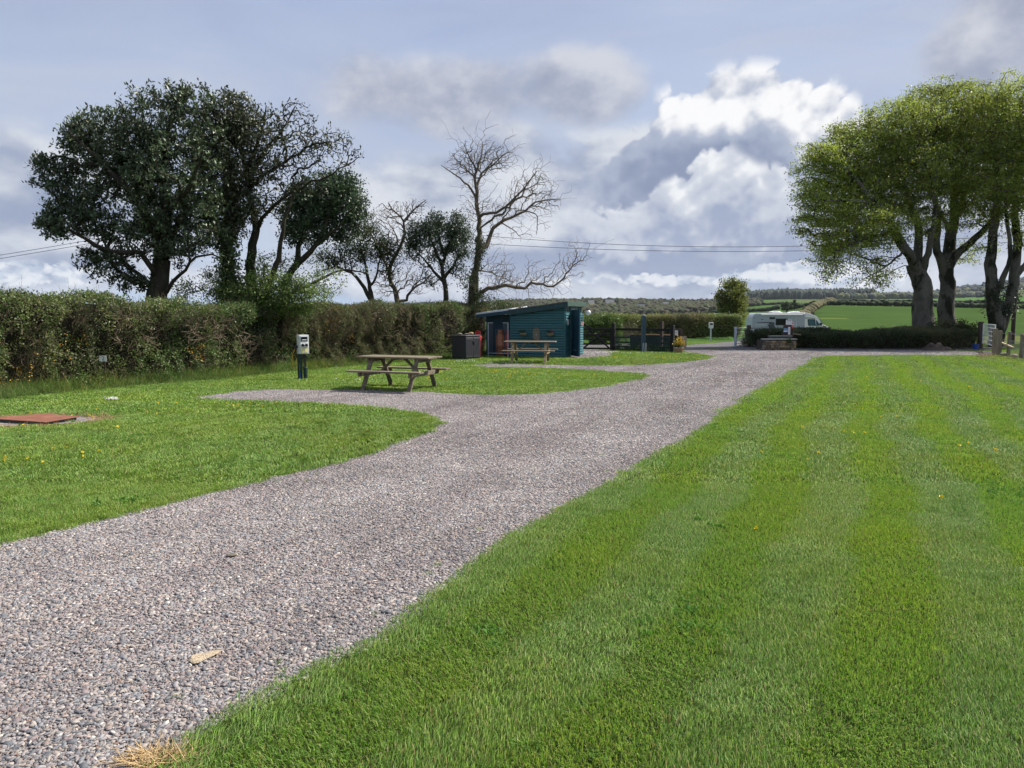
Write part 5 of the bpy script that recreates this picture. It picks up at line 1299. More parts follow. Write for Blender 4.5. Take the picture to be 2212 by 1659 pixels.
for y in (-.11, -.085):
    for x in (x0 + .02, x1): m.v += [(x, y, zl(x) - .10), (x, y, zl(x) + .028)]
m.f += [(0, 2, 3, 1), (4, 5, 7, 6), (0, 1, 5, 4), (2, 6, 7, 3), (1, 3, 7, 5), (0, 4, 6, 2)]
m.build('store_fascia', M['navy'], shed)

# things on the shed
g = thing('wall_light', 'white globe lamp on a black bracket at the far corner of the shed', 'lamp', SH(.045, DP - .05, 1.75), SRZ)
MB().lathe([(0.0, -.115), (.04, -.108), (.075, -.087), (.10, -.057), (.113, -.02), (.113, .02), (.10, .057), (.075, .087), (.045, .106)], (.20, 0, .0), 20).build('globe', M['globe'], g, smooth=True)
MB().tube([(0, 0, .08), (.10, 0, .13), (.20, 0, .13), (.20, 0, .10)], .018, 8).build('bracket', M['black'], g)
MB().lathe([(.06, .098), (.06, .135), (.02, .15)], (.20, 0, 0), 14).build('cap', M['black'], g)
MB().box((.006, 0, .05), (.02, .09, .16)).build('wall_plate', M['black'], g, .004)
s_ = thing('small_sign', 'small white and red notice on the lit end wall of the shed', 'sign', SH(.048, DP - .24, 1.30), SRZ)
MB().box((0, 0, 0), (.01, .34, .125)).build('board', M['white'], s_); MB().box((.007, .03, 0), (.004, .20, .095)).build('red_panel', M['print_red'], s_)
MB().box((.010, .03, .02), (.003, .15, .012)).build('print_line', M['white'], s_); MB().box((.010, .03, -.015), (.003, .12, .012)).build('print_line', M['white'], s_)
n_ = thing('paper_notice', 'white paper notice on the shed end wall beside the doorway', 'notice', SH(.048, .22, 1.37), SRZ)
MB().box((0, 0, 0), (.008, .22, .22)).build('sheet', M['white'], n_)
# stone fountain
f_ = thing('wall_fountain', 'tall rounded stone wall fountain with a basin in the middle of the shed wall', 'fountain', SH(-1.14, -.045, .58), SRZ)
out = [(.135 * math.cos(a), .46 + .12 * math.sin(a)) for a in np.linspace(0, math.pi, 11)]
pts = [(-.135, .02), (.135, .02)] + out
MB().prism(pts, -.045, 0.004).build('back_slab', M['stone'], f_, .006)
m = MB(); 
ring = [(.125 * math.cos(a), -.055, .46 + .11 * math.sin(a)) for a in np.linspace(0, math.pi, 11)]
m.tube([(.125, -.055, .16)] + ring + [(-.125, -.055, .16)], .018, 6); m.build('rim', M['stone'], f_, smooth=True)
MB().lathe([(.06, .0), (.10, .02), (.13, .07), (.145, .13), (.15, .155), (.12, .155), (.09, .12)], (0, -.07, 0), 16, 1, .75).build('basin', M['stone'], f_, smooth=True)
MB().tube([(0, -.05, .33), (0, -.09, .33), (0, -.10, .31)], .012, 6).build('spout', M['galv'], f_)
MB().box((0, -.05, .33), (.05, .02, .02)).build('tap', M['galv'], f_)
r = np.random.default_rng(900)
def planter(x, label, flower):
    p = thing('wall_planter', label, 'planter', SH(x, -.045, .84), SRZ, 'planters on the shed wall')
    MB().lathe([(.03, .0), (.09, .02), (.14, .06), (.165, .11), (.17, .125), (.15, .125), (.12, .10)], (0, -.085, 0), 16, 1, .55).build('basket', M['stone'], p, smooth=True)
    for k in range(7):
        a = math.pi * (k + .5) / 7 + math.pi; MB().tube([(.155 * math.cos(a), -.085 + .09 * math.sin(a), .115), (.12 * math.cos(a), -.085 + .075 * math.sin(a), .05), (.05 * math.cos(a), -.085 + .03 * math.sin(a), .012)], .010, 5).build('rib', M['wood_pale'], p)
    n = 60; q = np.stack([r.normal(-.04, .07, n), r.normal(-.08, .03, n), .13 + np.abs(r.normal(0, .04, n))], 1)
    V, F, Cc = leaves(q, .07, (0.03, 0.08, 0.03), .5, .6, r); mesh_np('plant', V, F, M['leaf_soft'], p, cols=Cc, kind='stuff')
    if flower:
        n = 40; q = np.stack([r.normal(.07, .03, n), r.normal(-.1, .03, n), .15 + np.abs(r.normal(0, .025, n))], 1)
        V, F, Cc = leaves(q, .04, (0.5, 0.015, 0.06), .9, .3, r); mesh_np('red_flowers', V, F, M['petal'], p, cols=Cc, kind='stuff')
planter(-1.665, 'shell-shaped stone planter with green sprigs, left of the wall fountain', False)
planter(-.565, 'shell-shaped stone planter with red flowers, right of the wall fountain', True)

# gas cage and cylinders
def cylinder(label, loc, mat, cat='gas bottle'):
    c = thing('gas_cylinder', label, cat, loc, SRZ, 'gas cylinders by the shed')
    MB().lathe([(.12, 0), (.135, .0), (.135, .05), (.15, .07), (.162, .10), (.162, .40), (.165, .405), (.165, .43), (.162, .435), (.162, .78), (.15, .83), (.12, .88), (.07, .905), (.05, .91)], (0, 0, 0), 22).build('body', mat, c, smooth=True)
    m = MB(); n = 22
    for k in range(n):
        a0, a1 = 6.28318 * k / n, 6.28318 * (k + 1) / n
        hole = (k % 11) in (2, 3, 4)
        z0 = .985 if hole else .90
        m.box((.098 * math.cos((a0 + a1) / 2), .098 * math.sin((a0 + a1) / 2), (z0 + 1.04) / 2), (.007, .0295, 1.04 - z0), (0, 0, (a0 + a1) / 2))
        if hole: m.box((.098 * math.cos((a0 + a1) / 2), .098 * math.sin((a0 + a1) / 2), .912), (.007, .0295, .03), (0, 0, (a0 + a1) / 2))
    m.build('collar', mat, c)
    MB().lathe([(.03, .905), (.03, .95), (.02, .96), (.025, .99)], (0, 0, 0), 10).build('valve', M['galv'], c)
    return c
cylinder('orange-brown gas cylinder standing inside the wire cage', SH(-W - .50, .16, .02), M['orange'])
cylinder('red gas cylinder inside the wire cage, next to the clapboard wall', SH(-W - .12, .16, .02), M['red'])
cylinder('red gas cylinder outdoors, partly hidden behind the charcoal storage box', tuple(G(1032.5, 772.0)), M['red'])
cg = thing('gas_cage', 'pale metal gas cage with narrow mesh doors against the low store', 'cage', SH(-W - .48, -.12, 0), SRZ)
for x in (-.42, .42): MB().box((x, 0, .68), (.035, .035, 1.36)).build('post', M['galv'], cg, .003)
MB().box((0, 0, .14), (.805, .03, .035)).build('bottom_rail', M['galv'], cg, .003)
for x, w in ((-.31, .18), (.30, .20)): MB().box((x, 0, 1.345), (w, .03, .03)).build('top_rail', M['galv'], cg, .003)
for x0, x1 in ((-.40, -.22), (.22, .40)):
    fr = MB(); 
    for z in np.arange(.18, 1.32, .05): fr.box(((x0 + x1) / 2, .0, float(z)), (x1 - x0, .004, .004))
    for x in np.arange(x0, x1 + .001, .03): fr.box((float(x), .006, .75), (.004, .004, 1.14))
    fr.build('mesh_panel', M['wire'], cg)
for x in (-.10, .02, .12): MB().tube([(x, .02, .16), (x, .02, 1.12)], .006, 5).build('bar', M['wire'], cg)

# charcoal storage box
bx = thing('storage_box', 'charcoal plastic storage box with ribbed double doors beside the shed', 'storage box', tuple(G(1007, 775.8)), R(54))
BW, BD, BZ = .86, .66, .86
MB().box((0, 0, .05 + (BZ - .05) / 2), (BW, BD, BZ - .05)).build('body', M['box_black'], bx, .01)
MB().box((0, 0, .025), (BW - .04, BD - .04, .05)).build('base', M['box_black'], bx)
MB().prism([(-BW / 2 - .025, BZ + .002), (BW / 2 + .025, BZ + .002), (BW / 2 + .02, BZ + .05), (-BW / 2 - .02, BZ + .05)], -BD / 2 - .03, BD / 2 + .02).build('lid', M['box_black'], bx, .008)
for sx in (-1, 1):
    d = MB().box((sx * BW / 4, -BD / 2 - .014, .46), (BW / 2 - .02, .022, .74)).build('door', M['box_black'], bx, .006)
    for k in range(7): MB().box((sx * BW / 4 + (k - 3) * .052, -BD / 2 - .028, .46), (.022, .012, .62)).build('rib', M['box_black'], d, .004)
    MB().box((sx * .04, -BD / 2 - .034, .62), (.02, .024, .12)).build('handle', M['black'], d, .004)
for k in range(6): MB().box((-BW / 2 - .006, (k - 2.5) * .085, .45), (.012, .028, .60)).build('side_rib', M['box_black'], bx, .004)
def rock(name, label, loc, size, mat, seed, group=None, rz=0.0, cat='stone'):
    r = np.random.default_rng(seed); v = IV * (1 + .18 * snoise(IV * 1.0, 1.6, seed)[:, None]) * np.array(size) / 2; v[:, 2] -= v[:, 2].min()
    o = mesh_np(name, v, IF, mat, smooth=False); o.location = loc; o.rotation_euler = (0, 0, rz); tag(o, label, cat, group); return o
bp = Vector(bx.location); bm_ = Matrix.Rotation(R(54), 3, 'Z')
for q, sz, mt, lab, sd in (((-.30, .06), (.20, .15, .08), 'stone', 'small tan stone on the storage box lid, nearest the left edge', 1), ((.02, -.04), (.26, .16, .07), 'stone_dark', 'flat dark stone in the middle of the storage box lid', 2), ((.26, -.02), (.22, .17, .10), 'stone_tan', 'pale rounded stone on the storage box lid, next to the red cylinder', 3)):
    rock('stone', lab, bp + bm_ @ Vector((q[0], q[1], BZ + .05)), sz, M[mt], sd, 'stones on the storage box lid')

# ------------------------------------------------------------------ picnic tables
def picnic(label, loc, rz, frame_mat, top_mat):
    t = thing('picnic_table', label, 'picnic table', loc, rz, 'wooden picnic tables on the grass')
    for k in range(6):
        MB().box((random.uniform(-.006, .006), (k - 2.5) * .118, .735), (1.80, .108, .036), (0, 0, random.uniform(-.002, .002))).build('tabletop_plank', top_mat, t, .004)
    for sy in (-1, 1):
        for k in range(2): MB().box((random.uniform(-.006, .006), sy * (.62 + k * .125) , .44), (1.80, .115, .036)).build('bench_plank', top_mat, t, .004)
    for sx in (-1, 1):
        x = sx * .57
        for sy in (-1, 1):
            MB().beam((x, sy * .23, .716), (x, sy * .66, 0.0), .045, .095, (1, 0, 0)).build('leg', frame_mat, t, .004)
        MB().box((x + sx * .047, 0, .375), (.042, 1.46, .095)).build('bench_bearer', frame_mat, t, .004)
        MB().box((x + sx * .047, 0, .672), (.042, .66, .085)).build('top_bearer', frame_mat, t, .004)
        MB().beam((x - sx * .05, 0, .35), (sx * .13, 0, .712), .07, .045).build('brace', frame_mat, t, .004)
        for sy in (-1, 1):
            MB().tube([(x + sx * .068, sy * .47, .375), (x + sx * .074, sy * .47, .375)], .012, 8).build('bolt', M['galv'], t)
    MB().box((0, 0, .70), (.05, .62, .035)).build('middle_bearer', frame_mat, t, .003)
    return t
picnic('weathered grey-brown picnic table on the nearer grass island', (-2.54, 17.30, 0), R(-20), M['wood_grey'], M['wood_grey'])
picnic('paler picnic table on the grass in front of the shed', (.64, 26.85, 0), R(-8), M['wood_pale'], M['wood_grey'])

# ------------------------------------------------------------------ hook-up post
hk = thing('hookup_post', 'green electric hook-up post with grey meter box and sockets by the hedge', 'hook-up post', tuple(G(656, 820)), R(37))
MB().box((-.07, .05, .36), (.10, .10, .72)).build('post', M['green_post'], hk, .005)
b_ = MB().box((0, 0, .915), (.26, .18, .49)).build('meter_box', M['offwhite'], hk, .012, seg=2)
MB().box((.0, -.096, 1.06), (.19, .014, .13)).build('window_frame', M['galv'], b_, .004)
MB().box((.0, -.105, 1.06), (.165, .006, .10)).build('window', M['glass'], b_)
MB().box((.0, -.110, 1.035), (.12, .004, .02)).build('breaker_strip', M['white'], b_)
MB().box((.0, -.098, .90), (.21, .018, .12)).build('socket_plate', M['white'], b_, .004)
for x in (-.05, .05):
    s2 = MB().tube([(x, -.105, .905), (x, -.135, .895)], .034, 12).build('socket', M['black'], b_)
    MB().box((x + .012, -.142, .885), (.035, .02, .04), (.4, 0, .3)).build('flap', M['black'], s2)
    MB().box((x, -.096, .76), (.075, .010, .11)).build('label', M['yellow_label'], b_)
for x, rr_ in ((.02, .014), (.055, .018)): MB().tube([(x, -.01, .30), (x, -.01, .67)], rr_, 8).build('conduit', M['black'], hk)
MB().lathe([(.055, 0), (.055, .32), (.045, .33)], (.045, -.02, 0), 14).build('duct', M['green_post'], hk, smooth=True)
MB().tube([(-.10, -.01, 0.0), (-.10, -.01, .20)], .018, 8).build('water_pipe', M['blue_plastic'], hk)
MB().tube([(-.12, .04, .86), (-.16, .05, .86), (-.19, .06, .80)], .035, 8).build('plug', M['black'], hk)
MB().tube([(-.19, .06, .80), (-.26, .05, .66), (-.28, .05, .50), (-.26, .05, .38), (-.22, .06, .30)], .009, 6).build('hose', M['cable'], hk)

# numbered pitch sign in the hedge
sp_ = P(222, 774.5, 17.55); sn = thing('pitch_sign', 'small white sign with the number 2, half hidden in the long hedge', 'sign', tuple(sp_), R(12))
MB().box((0, 0, 0), (.15, .008, .13)).build('board', M['white'], sn); MB().box((0, .14, -.30), (.02, .02, .60)).build('stake', M['wood_brown'], sn)
cu = bpy.data.curves.new('digit', 'FONT'); cu.body = '2'; cu.size = .13; cu.align_x = 'CENTER'; cu.align_y = 'CENTER'; cu.extrude = .001
to = bpy.data.objects.new('tmp', cu); COL.objects.link(to); bpy.context.view_layer.update()
me = bpy.data.meshes.new_from_object(to.evaluated_get(bpy.context.evaluated_depsgraph_get())); bpy.data.objects.remove(to)
me.materials.clear(); me.materials.append(M['ink']); dg = link(bpy.data.objects.new('digit', me), sn); dg.location = (.01, -.0075, 0); dg.rotation_euler = (math.pi / 2, 0, 0)
# little stake with wire in the hedge foot
st = thing('hedge_stake', 'short grey wooden stake in the hedge foot behind the nearer picnic table', 'post', tuple(G(781, 778)), 0)
MB().box((0, 0, .35), (.06, .06, .7)).build('stake', M['wood_post'], st)

# ------------------------------------------------------------------ manhole plate
pc_ = PLATE[0]; pl = thing('manhole_cover', 'rust-red steel sheet lying over a pit in the left lawn', 'cover', (pc_.x, pc_.y, 0), 0)
quad = [(-8.27, 12.02), (-7.10, 11.58), (-6.95, 12.25), (-7.74, 12.62)]
def slab(poly, z0, z1):
    n = len(poly); return MB().add([(x - pc_.x, y - pc_.y, z0) for x, y in poly] + [(x - pc_.x, y - pc_.y, z1) for x, y in poly], [tuple(range(n)), tuple(range(2 * n - 1, n - 1, -1))] + [(i, i + n, (i + 1) % n + n, (i + 1) % n) for i in range(n)])
slab(quad, .050, .062).build('plate', M['rust'], pl, .003)
slab([(pc_.x + (x - pc_.x) * .93, pc_.y + (y - pc_.y) * .93) for x, y in quad], .0, .049).build('rim', M['slab_dark'], pl)
r = np.random.default_rng(911); n = 4200; a = r.uniform(0, 6.28, n); q = r.normal(1.0, .10, n); ex = np.stack([pc_.x + .08 + 1.06 * q * np.cos(a), pc_.y + .70 * q * np.sin(a), np.full(n, .012)], 1)
d = r.normal(size=(n, 3)) * (1, 1, .22); d[:, 2] = np.abs(d[:, 2]); d /= np.linalg.norm(d, axis=1, keepdims=True)
V, F, Cc = ribbons(ex, ex + d * r.uniform(.04, .10, (n, 1)), .0035, .0015, (0.36, 0.25, 0.13), rs=r); o = mesh_np('dead_grass', V, F, M['straw'], None, cols=Cc); tag(o, 'dead straw-coloured grass around the rusty cover', kind='stuff')
flat('pit_edge', np.array([(pc_.x + .05 + 1.05 * math.cos(t) * (1 + .05 * math.sin(3 * t)), pc_.y + .70 * math.sin(t)) for t in np.linspace(0, 6.28, 40)[:-1]]), .008, M['gravel'])

# ------------------------------------------------------------------ gate, enclosure fence and tub beside the shed
gp_ = G(1325, 757.2); shc = G(1251, 757.0); gd = (gp_ - shc); gl = gd.length; gz = math.atan2(gd.y, gd.x)
gt = thing('field_gate', 'dark five-bar wooden field gate between the shed and the fence', 'gate', shc, gz)
for k, (z, h_) in enumerate(((.10, .08), (.31, .075), (.53, .075), (.74, .08), (.985, .10))):
    MB().box((gl / 2, 0, z), (gl - .18, .035, h_)).build('rail', M['wood_black'], gt, .004)
for x in (.12, gl - .12): MB().box((x, -.002, .55), (.075, .05, 1.06)).build('stile', M['wood_black'], gt, .004)
MB().beam((.10, -.03, 1.28), (.16 + .45, -.03, .98), .03, .09, (0, 0, 1)).build('swan_neck', M['wood_black'], gt, .004)
MB().beam((.4, -.032, .98), (gl - .2, -.032, .12), .025, .075).build('brace', M['wood_black'], gt, .004); MB().beam((.2, -.058, .12), (gl - .3, -.058, .95), .025, .075).build('brace', M['wood_black'], gt, .004)
fe = G(1452, 761.5); fd = fe - gp_; fl = fd.length; fz = math.atan2(fd.y, fd.x)
fn = thing('enclosure_fence', 'dark stained post and rail fence with green netting right of the field gate', 'fence', gp_, fz)
for x, h_, w_ in ((0, 1.27, .16), (fl, 1.20, .16)): MB().box((x, 0, h_ / 2), (w_, w_, h_)).build('post', M['wood_black'], fn, .008)
MB().box((fl * .75, .42, .68), (.13, .12, 1.36)).build('post', M['wood_brown'], fn, .006)
for z, h_ in ((.99, .11), (.62, .06), (.40, .07), (.20, .07)): MB().box((fl / 2, .03, z), (fl - .2, .04, h_)).build('rail', M['wood_black'], fn, .004)
m = MB()
for z in np.arange(.05, .72, .045): m.box((fl / 2, -.02, float(z)), (fl - .2, .003, .018))
for x in np.arange(.1, fl - .1, .06): m.box((float(x), -.016, .38), (.018, .003, .68))
m.build('netting', M['mesh_green'], fn)
r = np.random.default_rng(930); n = 1500; q = np.stack([r.uniform(.05, fl - .1, n), r.normal(.1, .12, n), np.abs(r.normal(0, .14, n))], 1)
V, F, Cc = leaves(q, .08, (0.025, 0.06, 0.02), .5, .5, r)
wp = thing('weed_patch', 'dark green weeds growing along the foot of the netted fence', 'weeds', gp_, fz); mesh_np('foliage', V, F, M['leaf_soft'], wp, cols=Cc, kind='stuff')
rb = thing('raised_bed', 'raised bed with a tan timber edge behind the netted fence', 'raised bed', gp_ + Vector((.6, .9, 0)), fz)
MB().box((fl * .55, 0, .45), (fl * .85, .06, .52)).build('bed_wall', M['wood_black'], rb); MB().box((fl * .62, -.02, .74), (fl * .62, .12, .05)).build('coping', M['terracotta'], rb)
MB().box((fl * .55, .45, .40), (fl * .8, .8, .55)).build('soil', M['soil'], rb)
bp_ = G(1389.5, 760.5); po = thing('blue_post', 'tall slate-blue square post standing in front of the netted fence', 'post', bp_, R(20))
MB().box((0, 0, .80), (.155, .155, 1.60)).build('shaft', M['blue_paint'], po, .006); MB().lathe([(.11, 1.602), (.11, 1.62), (.02, 1.67)], (0, 0, 0), 4).build('cap', M['blue_paint'], po)
for x in (-.07, .03, .085): MB().box((x, -.10, .21), (.022, .02, .40), (0, .06, 0)).build('white_stake', M['offwhite'], po)
nb = thing('notice_stand', 'small white notice on rails beside the flower tub', 'notice', G(1462, 758.5), R(-4))
MB().box((.22, .2, .50), (.11, .11, 1.0)).build('post', M['wood_brown'], nb, .005)
for z in (.98, .62, .42): MB().box((.0, .2, z), (.36, .05, .09)).build('rail', M['wood_brown'], nb, .004)
MB().box((-.02, .14, .84), (.15, .012, .20)).build('board', M['white'], nb)
for k in range(3): MB().box((-.02, .131, .89 - k * .04), (.09, .004, .012)).build('print_line', M['ink'], nb)
tb = thing('flower_tub', 'terracotta tub of yellow flowers at the fence end by the drive', 'flower pot', G(1466, 763.0), 0)
MB().lathe([(.13, 0), (.15, .02), (.175, .15), (.185, .20), (.20, .205), (.20, .245), (.18, .245), (.165, .21)], (0, 0, 0), 18).build('pot', M['terracotta'], tb, smooth=True)
MB().lathe([(.0, .20), (.17, .212)], (0, 0, 0), 14).build('soil', M['soil'], tb)
n = 420; q = np.stack([r.normal(0, .10, n), r.normal(0, .09, n), .27 + np.abs(r.normal(.1, .11, n))], 1); V, F, Cc = leaves(q, .07, (0.05, 0.10, 0.02), .35, .8, r); mesh_np('plant', V, F, M['leaf_soft'], tb, cols=Cc, kind='stuff')
n = 300; q = np.stack([r.normal(.02, .10, n), r.normal(-.03, .09, n), .36 + np.abs(r.normal(.08, .11, n))], 1); V, F, Cc = leaves(q, .06, (0.62, 0.40, 0.02), .7, .5, r); mesh_np('yellow_flowers', V, F, M['petal'], tb, cols=Cc, kind='stuff')

# white post far off by the clipped hedge
wp2 = thing('white_post', 'white service post standing before the clipped hedge beyond the road', 'post', G(1535, 736.5), 0)
MB().box((0, 0, .45), (.08, .08, .90)).build('shaft', M['offwhite'], wp2); MB().box((0, -.01, .98), (.26, .16, .38)).build('meter_box', M['white'], wp2, .01); MB().box((0, -.095, 1.06), (.18, .01, .10)).build('window', M['glass'], wp2)

# galvanised gate
g0 = G(1588, 749.5); g1 = G(1616, 748.5) + Vector((.0, .4, 0)); gv = g1 - g0; L_ = gv.length
ga = thing('metal_gate', 'open galvanised tube gate left of the mounded low hedge', 'gate', g0, math.atan2(gv.y, gv.x))
MB().box((0, 0, .52), (.095, .095, 1.04)).build('gate_post', M['galv'], ga, .004)
for x in (.12, L_): MB().tube([(x, 0, .10), (x, 0, 1.0)], .024, 8).build('upright', M['galv'], ga)
for z in (.16, .32, .44, .57, .76, .97): MB().tube([(.12, 0, z), (L_, 0, z)], .017, 8).build('bar', M['galv'], ga)
wg = thing('gate_post', 'brown wooden gate post with a small box left of the mounded hedge', 'gate post', G(1621, 750.5) + Vector((.05, .5, 0)), 0)
MB().box((0, 0, .56), (.16, .16, 1.12)).build('shaft', M['wood_brown'], wg, .006); bxm = MB().box((.16, -.06, .86), (.19, .12, .14)).build('dispenser', M['offwhite'], wg, .005); MB().box((.12, -.125, .86), (.05, .008, .11)).build('slot', M['black'], bxm)
# ------------------------------------------------------------------ stone planter with signs
pp = G(1683, 757.0); PR = R(3)
sw = thing('stone_planter', 'dry-stone planter wall with pale slab top before the low hedge', 'planter', pp, PR)
r = np.random.default_rng(940); zrow_, row = 0.02, 0
MB().box((0.02, .55, .22), (1.44, .95, .42)).build('core', M['soil'], sw)
while zrow_ < .44:
    hh = r.uniform(.075, .125); hh = min(hh, .50 - zrow_); x = -.86 + .05 * row + r.uniform(0, .05)
    while x < .74:
        w_ = r.uniform(.11, .30); w_ = min(w_, .80 - x)
        v = MB().box((0, 0, 0), (w_ - .014, .16, hh - .012)); s3 = v.build('stone', M[('stone_dark', 'stone_dark', 'stone_tan', 'stone')[r.integers(4)]], sw, .014, loc=(x + w_ / 2, r.uniform(-.03, .02) + .04, zrow_ + hh / 2)); s3.rotation_euler = (r.normal(0, .03), r.normal(0, .02), r.normal(0, .05)); x += w_
    zrow_ += hh; row += 1
MB().box((.02, .12, .525), (1.60, .36, .035), (0, .0, -.02)).build('slab', M['slab'], sw, .006)
MB().box((.18, .42, .60), (1.02, .30, .11)).build('upper_course', M['slab_dark'], sw, .008)
MB().box((.20, .42, .665), (1.05, .34, .02)).build('upper_slab', M['slab'], sw, .004)
n = 110; q = np.stack([r.normal(.42, .06, n), r.normal(-.06, .03, n), .42 + r.normal(0, .06, n)], 1); V, F, Cc = leaves(q, .07, (0.05, 0.10, 0.03), .6, .3, r); mesh_np('creeper', V, F, M['leaf_soft'], sw, cols=Cc, kind='stuff')
sb = thing('information_board', 'maroon board with blue and white panels under a white notice on the stone planter', 'sign', pp + Vector((.62, .75, .0)), PR)
MB().box((0, .04, .62), (.07, .05, 1.10)).build('post', M['wood_brown'], sb)
MB().box((0, 0, .92), (.39, .03, .52)).build('board', M['maroon'], sb)
MB().box((-.085, -.018, .96), (.20, .006, .12)).build('blue_panel', M['print_blue'], sb); MB().box((-.085, -.018, .88), (.20, .006, .055)).build('white_panel', M['white'], sb)
MB().box((-.085, -.018, .82), (.20, .006, .035)).build('navy_panel', M['print_navy'], sb)
MB().box((.085, -.018, .90), (.10, .006, .36)).build('white_sheet', M['white'], sb)
for k in range(4): MB().box((.085, -.023, 1.0 - k * .05), (.06, .003, .012)).build('print_line', M['print_navy'], sb)
wb = MB().box((.06, -.01, 1.305), (.28, .02, .235)).build('white_notice', M['white'], sb)
MB().box((.06, -.022, 1.375), (.22, .003, .022)).build('print_line', M['ink'], wb)
for x in (-.0, .12):
    for z in (1.31, 1.235): MB().box((x, -.022, z), (.075, .003, .014)).build('print_line', M['print_blue'], wb)
rs_ = thing('no_entry_sign', 'white sign with a red no-entry disc above a red panel, right of the maroon board', 'sign', pp + Vector((.90, .85, 0)), PR)
MB().box((0, .03, .60), (.05, .04, 1.2)).build('post', M['wood_brown'], rs_)
MB().box((0, 0, 1.24), (.12, .012, .17)).build('white_plate', M['white'], rs_); MB().box((0, 0, 1.08), (.12, .012, .14)).build('red_plate', M['print_red'], rs_)
MB().tube([(0, -.007, 1.25), (0, -.011, 1.25)], .05, 16).build('red_disc', M['print_red'], rs_); MB().box((0, -.013, 1.25), (.07, .003, .018)).build('bar', M['white'], rs_)
MB().box((0, -.008, 1.09), (.08, .003, .014)).build('print_line', M['white'], rs_)
pk = MB().box((0, 0, 0), (.40, .14, .05), (.0, .10, -.05)).build('wooden_plank', M['wood_pale'], None, .004); pk.location = P(1720, 722, 36.9); tag(pk, 'pale plank sticking out of the low hedge right of the signs', 'plank')

# ------------------------------------------------------------------ motorhome
mx, my = bxy(1620, 69.0); mz = -0.97
mh = thing('motorhome', 'white and grey-blue motorhome parked behind the low hedge', 'motorhome', (mx + 3.42, my + .2, mz), R(-3))
ox = -3.55
def prof(pts): return [(x + ox, z) for x, z in pts]
mh.scale = (.97, 1, 1)
MB().prism(prof([(.0, .40), (4.70, .40), (4.70, 2.64), (4.60, 2.70), (.28, 2.66), (.10, 2.58), (.0, 2.38)]), -1.10, 1.10).build('living_body', M['body_grey'], mh, .02)
MB().prism(prof([(.22, 2.665), (4.62, 2.705), (4.62, 2.79), (.30, 2.74)]), -1.06, 1.06).build('roof_cap', M['body_white'], mh, .02)
cab = MB().prism(prof([(4.705, .42), (7.0, .42), (7.08, .62), (7.05, 1.30), (6.90, 1.48), (6.58, 1.66), (6.32, 1.74), (5.98, 2.22), (5.80, 2.44), (5.30, 2.66), (4.705, 2.79)]), -1.05, 1.05).build('cab', M['body_white'], mh, .05, seg=2)
MB().prism(prof([(6.37, 1.76), (6.42, 1.80), (6.04, 2.28), (5.99, 2.24)]), -.92, .92).build('windscreen', M['cab_glass'], cab)
MB().prism(prof([(4.95, 2.20), (5.62, 2.20), (5.72, 1.62), (5.02, 1.64)]), -1.068, -1.053).build('window_surround', M['black'], cab)
MB().prism(prof([(5.02, 2.13), (5.56, 2.13), (5.62, 1.68), (5.06, 1.70)]), -1.074, -1.066).build('side_window', M['cab_glass'], cab)
MB().prism(prof([(5.70, 2.14), (5.78, 2.10), (6.10, 1.66), (5.76, 1.62)]), -1.068, -1.053).build('quarter_window', M['cab_glass'], cab)
MB().prism(prof([(4.9, 1.48), (6.1, 1.44), (6.1, 1.42), (4.9, 1.45)]), -1.066, -1.053).build('swage_line', M['decal'], cab)
mir = MB().box((6.12 + ox, -1.20, 1.78), (.16, .20, .26)).build('mirror', M['black'], cab, .03)
MB().prism(prof([(6.45, 1.40), (6.75, 1.36), (6.72, 1.24), (6.50, 1.26)]), -1.066, -1.053).build('headlight', M['galv'], cab)
MB().prism(prof([(4.72, 2.34), (5.62, 2.30), (5.60, 2.25), (4.72, 2.28)]), -1.064, -1.053).build('door_gutter', M['fascia_green'], cab)
MB().box((2.62 + ox, -1.14, 2.60), (3.70, .10, .13)).build('awning', M['body_white'], mh, .03)
sw_ = MB().box((2.62 + ox, -1.108, 1.96), (1.06, .02, .60)).build('side_window', M['black'], mh, .004); MB().box((2.62 + ox, -1.120, 1.96), (.94, .008, .48)).build('pane', M['glass'], sw_)
vt = MB().box((1.78 + ox, -1.108, 2.29), (.50, .02, .19)).build('fridge_vent', M['black'], mh, .004)
for k in range(3): MB().box((1.78 + ox, -1.120, 2.23 + k * .055), (.44, .006, .012)).build('louvre', M['decal'], vt)
dr = MB().box((3.62 + ox, -1.106, 1.45), (.64, .014, 2.0)).build('entry_door', M['body_grey'], mh, .006)
for x in (3.28, 3.96): MB().box((x + ox, -1.107, 1.45), (.012, .010, 2.02)).build('door_seal', M['body_white'], mh)
MB().prism(prof([(.35, 1.93), (1.70, 1.96), (2.0, 1.90), (2.0, 1.75), (1.55, 1.75), (1.45, 1.86), (.50, 1.88)]), -1.112, -1.1015).build('decal_stripe', M['decal'], mh)
MB().prism(prof([(1.35, 1.74), (1.95, 1.74), (2.12, 1.36), (1.58, 1.36)]), -1.112, -1.1015).build('decal_block', M['decal'], mh)
MB().prism(prof([(.25, 1.72), (1.15, 1.72), (1.15, 1.70), (.25, 1.70)]), -1.110, -1.1015).build('pinstripe', M['body_white'], mh)
MB().prism(prof([(.78, 2.20), (.98, 2.22), (.98, 2.15), (.80, 2.14)]), -1.110, -1.1015).build('badge', M['decal'], mh)
MB().prism(prof([(.14, 2.34), (.18, 2.34), (.18, 2.26), (.14, 2.26)]), -1.110, -1.1015).build('marker_lamp', M['decal'], mh)
MB().prism(prof([(1.55, 2.76), (2.90, 2.77), (2.55, 2.92), (2.20, 2.93)]), -.4, .3).build('rooflight', M['body_white'], mh, .02)
MB().box((1.4 + ox, -.2, 2.79), (1.1, .6, .05)).build('solar_panel', M['decal'], mh)
